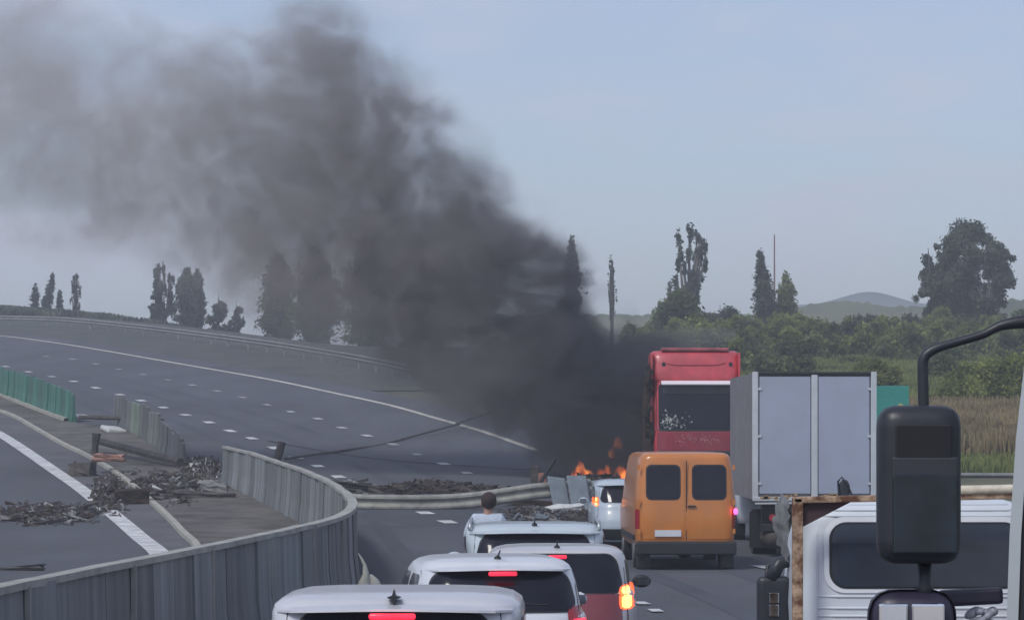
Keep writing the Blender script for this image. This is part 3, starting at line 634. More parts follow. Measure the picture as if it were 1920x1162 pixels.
# big truck at the right edge, mirrors hanging on its arm
def near_truck():
    D = 8.5; s = F / D
    def X(u): return XU(u, D)
    def z(v): return HC - (v - VH) / s
    t = thing('coach_cab', 'pale truck cab edge at the right of the picture carrying big black mirrors', 'truck', (2.55, D, 0))
    x0 = 2.55
    # front pillar and side wall
    pl = [(X(1886), z(1200)), (X(1893), z(1000)), (X(1905), z(820)), (X(1921), z(680)), (X(1938), z(560))]
    CW = mat('pillar_pale', (.42, .46, .48), .4, var=.05, coat=.3, dirt=.1)
    m = MB()
    for k in range(len(pl) - 1):
        (xa, za), (xb, zb) = pl[k], pl[k + 1]; w_ = .032
        m.add([(xa - x0, 0, za), (xa + w_ - x0, -.01, za), (xb + w_ - x0, -.01, zb), (xb - x0, 0, zb), (xa + .02 - x0, .06, za), (xb + .02 - x0, .06, zb)], [(0, 1, 2, 3), (4, 0, 3, 5)])
    m.o('pillar', CW, t)
    m = MB()
    for k in range(len(pl) - 1):
        (xa, za), (xb, zb) = pl[k], pl[k + 1]; a, b = .032, .046
        m.add([(xa + a - x0, .005, za), (xa + b - x0, .0, za), (xb + b - x0, .0, zb), (xb + a - x0, .005, zb)], [(0, 1, 2, 3)])
    m.o('pillar_seal', BLACK, t)
    m = MB()
    for k in range(len(pl) - 1):
        (xa, za), (xb, zb) = pl[k], pl[k + 1]
        m.add([(xa + .045 - x0, .02, za), (2.3, .02, za), (2.3, .02, zb), (xb + .045 - x0, .02, zb)], [(0, 1, 2, 3)])
    m.o('cab_window', mat('window_tinted', (.09, .10, .13), .25, var=.3, spec=.3), t)
    m = MB(); m.bbox((.4, .45, 1.2), (2.3, .8, 1.7), .06); m.o('cab_lower', CW, t)
    m = MB(); m.bbox((.4, .45, 3.6), (2.1, .8, .5), .1); m.o('cab_roof', CW, t)
    for sx in (-.55, 1.3): q = MB(); q.cyl((sx, .5, .5), .5, .3, 'x', 28); q.o('wheel', TYRE, t)
    # arm
    pts = [(1738, 1000), (1737, 800), (1735, 700), (1737, 668), (1760, 652), (1800, 640), (1850, 625), (1880, 610), (1925, 602), (1990, 600)]
    rp = resample([(X(u) - x0, .05, z(v)) for (u, v) in pts], .02); q = MB(); q.tube(rp, [float(np.interp(i / len(rp), [0, .5, .6, .75, .85, 1], [.017, .016, .013, .013, .02, .022])) for i in range(len(rp))], 12); arm = q.o('mirror_arm', HOUS, t, True)
    q = MB(); q.bbox((X(1722) - x0, .0, z(908)), (.242, .14, .460), .068); q.o('main_mirror', HOUS, arm, True)
    q = MB(); q.bbox((X(1726) - x0, -.066, z(830)), (.165, .012, .11), .006); q.o('mirror_recess', mat('recess', (.008, .009, .011), .6), arm)
    q = MB(); q.bbox((X(1728) - x0, -.069, z(962)), (.185, .014, .23), .006); q.o('mirror_panel', mat('mirror_glass_dark', (.016, .026, .036), .18, spec=.5, var=.5, scale=5), arm)
    q = MB(); q.bbox((X(1728) - x0, -.067, z(880)), (.19, .012, .075), .006); q.o('mirror_band', mat('band_grey', (.035, .036, .045), .4), arm)
    q = MB(); q.tube([(X(1736) - x0, .03, z(1040)), (X(1736) - x0, .03, z(1095)), (X(1736) - x0, .03, z(1125))], [.022, .021, .04], 10); q.o('mirror_stem', HOUS, arm, True)
    # wide angle mirror below
    q = MB(); R2 = [(1710, 1190, .135, .145)]
    q.bbox((X(1712) - x0, .03, z(1192)), (.255, .13, .27), .09); q.o('wide_angle_mirror', mat('housing_violet', (.028, .024, .045), .4, var=.3, scale=6), arm, True)
    q = MB(); q.bbox((X(1672) - x0, -.037, z(1194)), (.085, .012, .20), .006); q.o('wide_angle_glass', CHROME, arm)
    q = MB(); q.bbox((X(1737) - x0, -.037, z(1194)), (.095, .012, .20), .006, Matrix.Rotation(R(-8), 3, 'Z')); q.o('wide_angle_glass', CHROME, arm)
    q = MB(); q.bbox((X(1830) - x0, .1, z(1122)), (.19, .03, .05), .012, Matrix.Rotation(R(-3), 3, 'Y')); q.o('bracket', mat('housing_violet', (.028, .024, .045), .4), arm)
    rnd = random.Random(2); q = MB()
    for i in range(16):
        q.ell((X(1853 + rnd.uniform(-30, 22)) - x0, .08 + rnd.uniform(0, .03), z(1165 + rnd.uniform(-18, 30))), (rnd.uniform(.015, .04), .02, rnd.uniform(.008, .016)), 8, 6, Matrix.Rotation(rnd.uniform(-.8, .3), 3, 'Y'))
    q.o('crumpled_cover', mat('crumpled', (.36, .38, .42), .4, var=.3, scale=14), arm, True)
near_truck()
# ------------------------------------------------------------------ median barrier
STREAKY = mat('pale_panel', (.16, .20, .15), .7, var=.3, scale=2, stretch=(3, 3, .2), world=True)
def barrier(label, tops, m, h=1.32, step=1.0, cap=True, name='median_barrier', ragged=0.0, group=None, capw=.17, thick=.10):
    """tops: list of (u, v, D) of the top edge"""
    pts = resample([P(*t) for t in tops], step); o0 = Vector((pts[0].x, pts[0].y, gz(pts[0].x, pts[0].y)))
    t = thing(name, label, 'barrier', o0, group=group); rnd = random.Random(len(tops) * 7 + int(tops[0][0]))
    for i, (a, b) in enumerate(zip(pts, pts[1:])):
        d = (b - a); d.z = 0; d.normalize(); n = Vector((d.y, -d.x, 0)); g = .014
        rg = rnd.uniform(-ragged, ragged); lean = rnd.uniform(-.03, .03)
        q = MB(); prof = [(-thick / 2, 1.0), (thick / 2, 1.0), (thick / 2 + .02, .45), (thick / 2 + .07, .12), (thick / 2 + .08, 0), (-thick / 2 - .08, 0), (-thick / 2 - .07, .12), (-thick / 2 - .02, .45)]
        vs = []
        for p, sg in ((a, 1), (b, -1)):
            zt = p.z + rg; zb = gz(p.x, p.y) - .05
            for (off, hh) in prof: vs.append(p + d * (g * sg) + n * (off + lean) + Vector((0, 0, zb + (zt - zb) * hh - p.z)))
        K = len(prof)
        q.add(vs, [tuple((j, (j + 1) % K, K + (j + 1) % K, K + j)) for j in range(K)] + [tuple(range(K))[::-1], tuple(range(K, 2 * K))])
        q.o('panel', STREAKY if (m is GREENP and i in (3, 6, 8)) or (m is CONCD and i in (4, 5)) else m, t, world=True)
        if i % 4 == 3 and ragged == 0:
            s_ = MB(); s_.box(a + Vector((0, 0, -(a.z - gz(a.x, a.y)) / 2)), (.05, .05, a.z - gz(a.x, a.y) - .02)); s_.v = [v + n * 0 for v in s_.v]
            s_.v = [v + n * (thick / 2 + .03) for v in s_.v]; s_.o('joint_post', CAPM, t, world=True)
    if cap:
        vs = []; fs = []
        for i, p in enumerate(pts):
            d = pts[min(i + 1, len(pts) - 1)] - pts[max(0, i - 1)]; d.z = 0; d.normalize(); n = Vector((d.y, -d.x, 0)); j = rnd.uniform(-.012, .012)
            for (a, b) in ((-capw / 2, -.03), (-capw / 2, .035), (capw / 2, .035), (capw / 2, -.03)): vs.append(p + n * (a + j) + Vector((0, 0, b + j * .5)))
        for i in range(len(pts) - 1):
            for j in range(4): fs.append((i * 4 + j, i * 4 + (j + 1) % 4, (i + 1) * 4 + (j + 1) % 4, (i + 1) * 4 + j))
        me_obj('cap_rail', vs, fs, CAPM, t, world=True)
    return t
barrier('long grey median barrier knocked sideways and curling round beside the queue', BARR, CONC)
barrier('short dark grey leftover piece of median barrier standing beyond the wreckage gap', [top_at(*q) for q in ((216, 741, 796), (245, 750, 808), (275, 766, 824), (308, 788, 846), (346, 828, 874))], CONCD, cap=False, ragged=.10, step=1.1)
barrier('green anti glare screen wall on the median at the far left', [top_at(*q) for q in ((-60, 670, 722), (0, 689, 742), (40, 699, 757), (90, 716, 776), (138, 738, 793))], GREENP, cap=False, ragged=.05, thick=.06, step=.9, name='screen_wall')
# ------------------------------------------------------------------ W-beam guard rails
def wbeam(t, pts, h=.42, m=None, name='rail_beam'):
    prof = [(-.5, 0), (-.36, .07), (-.24, .075), (-.06, 0), (.06, 0), (.24, .075), (.36, .07), (.5, 0)]
    vs = []; fs = []
    for i, p in enumerate(pts):
        d = pts[min(i + 1, len(pts) - 1)] - pts[max(0, i - 1)]; d.z = 0; d.normalize(); n = Vector((d.y, -d.x, 0))
        if n.y > 0: n = -n
        for (a, b) in prof: vs.append(p + Vector((0, 0, a * h)) + n * b)
    K = len(prof)
    for i in range(len(pts) - 1):
        for j in range(K - 1): fs.append((i * K + j, i * K + j + 1, (i + 1) * K + j + 1, (i + 1) * K + j))
    return me_obj(name, vs, fs, m or GALV, t, world=True, smooth=False)
def rail(label, ctl, h=.42, m=None, posts=True, group=None, step=1.0, cat='guard rail'):
    pts = resample([P(*c) for c in ctl], step); t = thing('guard_rail', label, cat, GX(pts[0].x, pts[0].y), group=group)
    wbeam(t, pts, h, m)
    if posts:
        for p in pts[1::max(1, int(4 / step))]:
            g = gz(p.x, p.y); q = MB(); q.box((p.x, p.y + .1, (p.z + g) / 2), (.1, .08, max(.1, p.z - g))); q.o('post', GALV, t, world=True)
    return t
rail('torn loose guard rail lying across the carriageway in front of the queue', [(650, 940, 79.5), (720, 942, 79.3), (800, 942, 79.3), (870, 939, 79.3), (940, 930, 79.3), (1000, 921, 79.4), (1032, 918, 79.6), (1075, 914, 82), (1110, 911, 83)], .44, mat('rail_cream', (.27, .27, .24), .6, .2, var=.4, scale=2.5, bump=.2), posts=False, step=.5)
rail('second thin bent guard rail running behind the leaning grey panels', [(1085, 912, 84), (1130, 909, 84), (1200, 906, 84), (1300, 903, 84)], .3, posts=False, step=.5)
rail('short twisted guard rail end beside the barrier bend', [(585, 902, 82), (620, 905, 82), (650, 908, 82.5), (690, 914, 83)], .16, DEB, posts=False, step=.4)
# far guard rails along the climbing road
def railpath(px, dz):
    out = []
    for (u, v) in px:
        g = G(u, v); out.append(Vector((g.x, g.y, g.z + dz)))
    return out
def farrail(label, px, h=.36, group='guard rails along the far edge of the climbing road'):
    pts = resample(railpath(px, .62), 2.0); t = thing('guard_rail', label, 'guard rail', GX(pts[0].x, pts[0].y), group=group)
    wbeam(t, pts, h, mat('rail_dull', (.20, .21, .21), .8, .0, var=.3, scale=2, spec=.2))
    for p in pts[::2]:
        q = MB(); q.box((p.x, p.y + .1, gz(p.x, p.y) + .3), (.12, .1, .75)); q.o('post', MATS['rail_dull'], t, world=True)
farrail('dull far guard rail climbing to the left edge above the pale edge line', [(-60, 609), (0, 610), (120, 614), (273, 630), (470, 657), (620, 682), (720, 702), (800, 722)])
rail('roadside guard rail on the right behind the mirrors', [(1640, 897, 92), (1750, 896, 92), (1850, 896, 92), (1990, 897, 92)], .34, mat('rail_dull', (.3, .3, .3), .6), step=1.0)
# ------------------------------------------------------------------ wreckage
def plank(name, label, cat, a, b, w_, h_, m, group=None, bend=0):
    a, b = Vector(a), Vector(b); o = Vector((a.x, a.y, gz(a.x, a.y))); mid = (a + b) / 2 + Vector((0, 0, bend))
    q = MB(); q.tube([a - o, mid - o, b - o], [w_, w_ * h_, w_], 7); ob = q.o(name, m); ob.location = o; return tagt(ob, label, cat, group)
def gP(u, v, up=0.05):
    g = G(u, v); g.z += up; return g
plank('pole', 'long dark pole lying across the median from the broken post', 'pole', gP(182, 850, .45), gP(338, 880, .25), .13, 1, DEB)
plank('broken_post', 'dark broken post standing on the median kerb at the left', 'post', gP(176, 858, 0), P(181, 812, G(176, 858).y), .16, .7, DEB)
plank('post', 'short dark post leaning beside the barrier at the dashes', 'post', gP(518, 868, 0), P(529, 828, G(518, 868).y), .13, 1.1, DEB)
plank('cable', 'thin dark cable stretched over the road from the leaning post', 'cable', gP(535, 868, .15), gP(862, 806, .25), .05, .8, DEB, bend=-.2)
plank('cable', 'thin dark cable running into the smoke', 'cable', gP(856, 806, .25), gP(1008, 768, .4), .05, .8, DEB, bend=.1)
plank('pole', 'slim black pole tilted above the fallen rail', 'pole', P(1012, 906, 85), P(1041, 860, 85), .055, 1, BLACK)
t_ = MB(); t_.bbox((0, 0, .33), (.26, .22, .64), .06); ob = t_.o('wheel_stump', DEB); g_ = P(1003, 914, 86); ob.location = g_; tagt(ob, 'upright dark block behind the fallen rail', 'debris')
t_ = MB(); t_.bbox((0, 0, .2), (.24, .2, .4), .05); ob = t_.o('debris_block', mat('brick_red', (.28, .12, .09), .8, var=.3)); ob.location = P(1017, 912, 85.5); tagt(ob, 'small reddish block under the tilted black pole', 'debris')
plank('pole', 'dark rail piece above the green screen gap', 'pole', gP(150, 796, .3), gP(246, 803, .4), .09, 1, DEB)
for (u, v, lab) in ((153, 787, 'white plastic slab at the end of the green screen'), (212, 810, 'white rounded plate lying in the median gap')):
    q = MB(); q.bbox((0, 0, .1), (.75, 1.1, .18), .08); ob = q.o('white_slab', mat('slab_white', (.55, .56, .54), .6, var=.15)); g_ = gP(u, v, 0); ob.location = g_; ob.rotation_euler = (R(8), R(5), R(25)); tagt(ob, lab, 'debris')
# leaning grey panels
PAN = mat('panel_bluegrey', (.15, .185, .215), .6, var=.3, scale=2.2, bump=.15, dirt=.25)
def leaning(label, u0, u1, vt, vb, D, skew, sh=0):
    a = [P(u0 + skew, vb, D), P(u1 + skew, vb + 6, D), P(u1, vt + sh, D + .35), P(u0, vt, D + .35)]; o = Vector((a[0].x, a[0].y, gz(a[0].x, a[0].y)))
    vs = [v - o for v in a] + [v - o + Vector((.02, .07, 0)) for v in a]
    ob = me_obj('fallen_panel', vs, [(0, 1, 2, 3), (7, 6, 5, 4), (0, 4, 5, 1), (1, 5, 6, 2), (2, 6, 7, 3), (3, 7, 4, 0)], PAN); ob.location = o; return tagt(ob, label, 'panel')
leaning('left one of two blue grey panels leaning on the fallen rail', 1026, 1058, 892, 952, 79.0, 12, 4)
leaning('right one of two blue grey panels leaning on the fallen rail', 1062, 1098, 891, 950, 78.8, 10)
# bent white sheet metal horns beside the nearest car
def horn(label, px, D):
    vs = []; fs = []
    for (ul, ur, v) in px: vs += [P(ul, v, D), P((ul + ur) / 2, v, D - .05), P(ur, v, D)]
    o = Vector((vs[0].x, vs[0].y, 0)); n = len(px)
    vs2 = [v - o for v in vs] + [v - o + Vector((0, .03, 0)) for v in vs]; k = len(vs)
    for i in range(n - 1):
        for j in range(2):
            a = i * 3 + j; fs.append((a, a + 1, a + 4, a + 3)); fs.append((k + a, k + a + 3, k + a + 4, k + a + 1))
        fs.append((i * 3, i * 3 + 3, k + i * 3 + 3, k + i * 3)); fs.append((i * 3 + 2, k + i * 3 + 2, k + i * 3 + 5, i * 3 + 5))
    ob = me_obj('bent_sheet', vs2, fs, mat('sheet_pale', (.36, .37, .33), .55, var=.2, scale=4), smooth=True); ob.location = o; return tagt(ob, label, 'debris')
horn('tall horn shaped strip of bent pale sheet metal at the foot of the barrier', [(666, 718, 1240), (667, 700, 1120), (670, 694, 1096), (680, 692, 1075), (680, 687, 1058), (675, 680, 1046), (671, 672, 1036)], 43)
horn('short pale folded sheet metal flap beside the horn shaped strip', [(696, 730, 1240), (697, 720, 1110), (694, 716, 1098), (693, 709, 1085), (693, 697, 1076)], 42.5)
# heaps of shards: countless pieces, one object per heap
def heap(name, label, u, v, ru, rv, n, hmax, mats, seed, size=(.1, .6), flat=.25, cat='debris heap'):
    rnd = random.Random(seed); c = G(u, v); o = Vector((c.x, c.y, c.z)); s = F / c.y
    me_ = bpy.data.meshes.new(name); V = []; Fc = []; mi = []
    for i in range(n):
        a = rnd.gauss(0, .42); b = rnd.gauss(0, .42); 
        if abs(a) > 1.2 or abs(b) > 1.2: continue
        uu, vv = u + a * ru, v + b * rv; g = G(uu, vv); hgt = hmax * max(0, 1 - (a * a + b * b)) * rnd.random()
        L_ = rnd.uniform(*size); wd = L_ * rnd.uniform(.03, .3); th = rnd.uniform(.01, .06)
        rot = Matrix.Rotation(rnd.uniform(0, math.pi), 3, 'Z') @ Matrix.Rotation(rnd.gauss(0, flat), 3, 'Y') @ Matrix.Rotation(rnd.gauss(0, flat), 3, 'X')
        q = MB(); q.box(g - o + Vector((0, 0, th / 2 + hgt)), (L_, wd, th), rot)
        if rnd.random() < .5:   # bent tip
            for kk in (1, 3, 5, 7): q.v[kk] = q.v[kk] + Vector((0, 0, rnd.uniform(0, .12)))
        k = len(V); V += [tuple(x) for x in q.v]; Fc += [tuple(i_ + k for i_ in f) for f in q.f]; mi += [rnd.choices(range(len(mats)), [m[1] for m in mats])[0]] * 6
    me_.from_pydata(V, [], Fc)
    for m in mats: me_.materials.append(m[0])
    me_.polygons.foreach_set('material_index', mi); me_.update()
    ob = bpy.data.objects.new(name, me_); col.objects.link(ob); ob.location = o; ob['kind'] = 'stuff'; return tagt(ob, label, cat)
DM = [(DEB, 6), (CHAR, 3), (DEBL, 1.2), (GALV, .8)]
heap('debris_heap', 'tall tangled wreckage heap on the median kerb at the left edge line', 205, 930, 34, 36, 1100, .36, [(DEB, 6), (DEBL, .7), (GALV, .5), (CHAR, 3)], 1, (.03, .24), .4)
heap('debris_heap', 'long dark streak of wreckage across the opposite road', 85, 966, 100, 20, 620, .12, DM, 2, (.05, .7), .05)
heap('debris_heap', 'scattered dark wreckage on the median below the barrier fragment', 320, 915, 95, 32, 520, .1, DM, 3, (.05, .5), .15)
heap('debris_heap', 'tangled light and dark wreckage where the barrier breaks off', 378, 880, 44, 20, 800, .25, [(DEB, 6), (DEBL, .8), (GALV, .8), (CHAR, 2)], 4, (.03, .26), .55)
heap('debris_heap', 'low black mound of wreckage behind the fallen rail', 815, 920, 120, 8, 900, .22, [(CHAR, 5), (DEB, 5)], 5, (.05, .5), .12)
heap('debris_heap', 'torn rail pieces at the bend of the barrier', 650, 918, 60, 9, 260, .15, DM, 6, (.1, .8), .12)
heap('debris_heap', 'dark wreckage spread before the leaning panels', 1040, 966, 100, 14, 700, .03, [(DEB, 6), (CHAR, 4), (DEBL, .8), (PAN, 2)], 7, (.05, .4), .05)
heap('debris_heap', 'charred wreckage under the smoke beside the lorry', 1120, 908, 60, 8, 300, .25, [(CHAR, 1), (DEB, .3)], 8, (.08, .5), .3)
for (u, v, sz, m_, lab) in ((205, 887, (.95, .6, .2), mat('orange_sheet', (.36, .20, .155), .8, var=.2), 'crumpled orange pink sheet on top of the wreckage heap'),
        (40, 1070, (.85, .12, .10), BLACK, 'small black rod lying alone on the opposite road'), (222, 935, (.6, .35, .2), DEBL, 'pale plate in the middle of the left wreckage heap'),
        (155, 893, (.7, .5, .4), DEB, 'dark boxy lump beside the edge line at the left heap'), (385, 934, (1.6, .5, .18), DEB, 'dark flat bumper piece lying on the median'),
        (400, 930, (.7, .25, .3), DEBL, 'white bracket on the dark bumper piece'), (363, 884, (.3, .3, .25), mat('slab_white', (.6, .6, .6)), 'bright white scrap in the wreckage at the barrier break'),
        (245, 945, (1.0, .6, .4), CHAR, 'black tray shaped scrap behind the edge line end'), (1060, 962, (.9, .4, .22), mat('slab_white', (.6, .6, .6)), 'white rounded scrap below the leaning panels'),
        (905, 872 + 46, (.8, .3, .14), DEB, 'flat dark scrap on the low mound'), (1000, 948, (1.3, .3, .16), CHAR, 'long charred strip below the fallen rail')):
    g_ = G(u, v); bm = bmesh.new(); bmesh.ops.create_cube(bm, size=1); bmesh.ops.subdivide_edges(bm, edges=bm.edges[:], cuts=2, use_grid_fill=True)
    rnd = random.Random(u)
    for vv in bm.verts: vv.co = Vector(((vv.co.x + rnd.gauss(0, .06)) * sz[0], (vv.co.y + rnd.gauss(0, .06)) * sz[1], (vv.co.z + .5 + rnd.gauss(0, .10)) * sz[2]))
    me_ = bpy.data.meshes.new('scrap'); bm.to_mesh(me_); bm.free(); me_.materials.append(m_); ob = bpy.data.objects.new('scrap_piece', me_); col.objects.link(ob)
    ob.location = g_ + Vector((0, 0, .4 if 'on top' in lab else (.1 if 'bracket' in lab else 0))); ob.rotation_euler = (0, R(rnd.uniform(-6, 6)), R(rnd.uniform(-14, 14))); tagt(ob, lab, 'debris')
# ------------------------------------------------------------------ green motorway sign
def sign():
    D = 88; s = F / D; cx = XU(1672, D); t = thing('road_sign', 'teal green motorway sign with small yellow emblem behind the mirror', 'sign', GX(cx, D)); z0 = t.location.z
    w_, zt, zb = 64 / s, HC - (723 - VH) / s - z0, HC - (830 - VH) / s - z0
    q = MB(); q.bbox((0, 0, (zt + zb) / 2), (w_, .05, zt - zb), .01); q.o('sign_board', mat('sign_teal', (.03, .25, .21), .45, var=.08, dirt=.08), t)
    q = MB(); q.add([(-.05, -.035, zt - .75), (.25, -.035, zt - .52), (.42, -.035, zt - .62), (.42, -.035, zt - .80), (.0, -.035, zt - 1.0)], [(0, 4, 3, 2, 1)]); q.o('emblem', mat('emblem_yellow', (.42, .42, .16), .5), t)
    for sx in (-.3, .3): q = MB(); q.box((sx * w_, .08, zt / 2), (.07, .07, zt)); q.o('post', GALV, t)
sign()
# ------------------------------------------------------------------ standing man
def person():
    D = 41.5; s = F / D; cx = XU(914, D); z0 = gz(cx, D); sk = mat('skin', (.30, .17, .12), .6, var=.08); shirt = mat('shirt_pale_blue', (.46, .52, .60), .85, var=.10, scale=5, bump=.3); tr = mat('trousers_dark', (.04, .045, .06), .9, bump=.2); hair = mat('hair_dark', (.035, .022, .020), .8, scale=30, bump=.5)
    t = thing('person', 'dark haired person in a loose pale blue shirt standing on the road seen from behind', 'person', (cx, D, z0), R(6))
    J = [(0, 0, .98, .15), (0, 0, 1.16, .15), (0, .0, 1.32, .15), (0, 0, 1.46, .085), (.01, .015, 1.53, .062), (.02, .03, 1.61, .085), (.02, .02, 1.67, .095), (.02, .02, 1.73, .06),
         (-.17, 0, 1.42, .066), (-.27, -.02, 1.20, .056), (-.30, .06, .97, .042), (.17, 0, 1.42, .066), (.26, .0, 1.19, .056), (.24, .12, .98, .042),
         (-.10, 0, .90, .105), (-.13, .02, .50, .072), (-.14, -.02, .09, .05), (-.15, .13, .045, .045), (.10, 0, .90, .105), (.13, .04, .50, .072), (.14, .02, .09, .05), (.16, .17, .045, .045)]
    Ed = [(0, 1), (1, 2), (2, 3), (3, 4), (4, 5), (5, 6), (6, 7), (2, 8), (8, 9), (9, 10), (2, 11), (11, 12), (12, 13), (0, 14), (14, 15), (15, 16), (16, 17), (0, 18), (18, 19), (19, 20), (20, 21)]
    def skin(name, J, Ed, m, parent, lv=2, root=0):
        me = bpy.data.meshes.new(name); me.from_pydata([j[:3] for j in J], Ed, []); o = bpy.data.objects.new(name, me); col.objects.link(o); o.parent = parent
        md = o.modifiers.new('skin', 'SKIN'); md.use_smooth_shade = True; sd_ = o.modifiers.new('sub', 'SUBSURF'); sd_.levels = lv; sd_.render_levels = lv
        for i, j in enumerate(J): me.skin_vertices[0].data[i].radius = (j[3], j[3] * (j[4] if len(j) > 4 else .8)); me.skin_vertices[0].data[i].use_root = (i == root)
        me.materials.append(m); return o
    body = skin('body', J, Ed, sk, t)
    skin('shirt', [(0, 0, .92, .185), (0, 0, 1.12, .185), (0, 0, 1.36, .225), (0, .005, 1.50, .175), (-.19, 0, 1.44, .12), (-.275, -.01, 1.24, .085), (-.30, .02, 1.12, .075), (.19, 0, 1.44, .12), (.27, 0, 1.24, .085), (.28, .05, 1.12, .075)], [(0, 1), (1, 2), (2, 3), (2, 4), (4, 5), (5, 6), (2, 7), (7, 8), (8, 9)], shirt, t)
    skin('trousers', [(0, 0, .95, .165), (-.10, 0, .85, .12), (-.13, .02, .50, .088), (-.14, -.02, .12, .075), (.10, 0, .85, .12), (.13, .04, .50, .088), (.14, .02, .12, .075)], [(0, 1), (1, 2), (2, 3), (0, 4), (4, 5), (5, 6)], tr, t)
    q = MB(); q.ell((.02, .0, 1.685), (.112, .122, .125), 16, 12); q.o('hair', hair, t, True)
    for sg in (-1, 1):
        q = MB(); q.ell((.02 + sg * .1, .04, 1.63), (.014, .03, .035)); q.o('ear', sk, t, True)
        bx = -.30 if sg < 0 else .24; by = .06 if sg < 0 else .12
        q = MB(); q.ell((bx, by + .01, .90), (.022, .045, .055), 10, 8)
        for k, ln in enumerate((.07, .08, .075, .06)): y0 = by - .02 + k * .021; q.tube([(bx, y0, .87), (bx + .004 * sg, y0 + .01, .87 - ln * .55), (bx - .012 * sg, y0 + .025, .87 - ln)], [.011, .010, .008], 6)
        q.tube([(bx, by + .05, .92), (bx - .01 * sg, by + .085, .88), (bx - .015 * sg, by + .09, .85)], [.013, .011, .009], 6); q.o('hand', sk, t, True)
        q = MB(); q.bbox((sg * .145, .08 if sg < 0 else .12, .05), (.10, .28, .10), .035); q.o('shoe', BLACK, t, True)
    q = MB(); q.ell((.02, .135, 1.62), (.016, .025, .025)); q.o('nose', sk, t, True)
person()
# ------------------------------------------------------------------ vegetation
def leafmat(name, c, c2):
    m = mat(name, c, .75, scale=.40, var=.45, c2=c2, objrand=.16, spec=.12, contrast=(.38, .66))
    t = m.node_tree; b_ = t.nodes['Principled BSDF']; o_ = [n for n in t.nodes if n.type == 'OUTPUT_MATERIAL'][0]
    tr = t.nodes.new('ShaderNodeBsdfTranslucent'); mxs = t.nodes.new('ShaderNodeMixShader'); mxs.inputs[0].default_value = .4
    t.links.new(b_.inputs['Base Color'].links[0].from_socket, tr.inputs[0]); t.links.new(b_.outputs[0], mxs.inputs[1]); t.links.new(tr.outputs[0], mxs.inputs[2]); t.links.new(mxs.outputs[0], o_.inputs[0])
    return m
LF1 = leafmat('leaves_dark', (.085, .12, .055), (.22, .27, .11)); LF2 = leafmat('leaves_mid', (.15, .20, .06), (.38, .43, .15)); LF3 = leafmat('leaves_grey', (.07, .09, .07), (.18, .21, .15))
LF4 = leafmat('leaves_bright', (.15, .19, .05), (.38, .41, .13))
BARK = mat('bark', (.06, .055, .05), .9, scale=5, bump=.4); BARKL = mat('bark_pale', (.16, .15, .14), .9, scale=5, bump=.4)
def leafcloud(rnd, clumps, n, size):
    """clumps: (centre, radii, weight)"""
    C = []; W_ = [c[2] if len(c) > 2 else c[1][0] * c[1][1] * c[1][2] for c in clumps]; V = np.zeros((n * 4, 3)); 
    npr = np.random.RandomState(rnd.randint(0, 99999)); idx = npr.choice(len(clumps), n, p=np.array(W_) / sum(W_))
    cc = np.array([tuple(c[0]) for c in clumps])[idx]; rr_ = np.array([c[1] for c in clumps])[idx]
    d = npr.normal(size=(n, 3)); d /= np.linalg.norm(d, axis=1)[:, None]; rad = (npr.rand(n) ** .45)[:, None]
    p = cc + d * rr_ * rad * (1 + .22 * npr.normal(size=(n, 1)))
    a = npr.normal(size=(n, 3)); a /= np.linalg.norm(a, axis=1)[:, None]; b = np.cross(a, npr.normal(size=(n, 3))); b /= np.linalg.norm(b, axis=1)[:, None]
    sz = (size * (.5 + npr.rand(n)))[:, None]
    V[0::4] = p - a * sz; V[1::4] = p + b * sz * .55; V[2::4] = p + a * sz; V[3::4] = p - b * sz * .55
    return V, [(4 * i, 4 * i + 1, 4 * i + 2, 4 * i + 3) for i in range(n)]
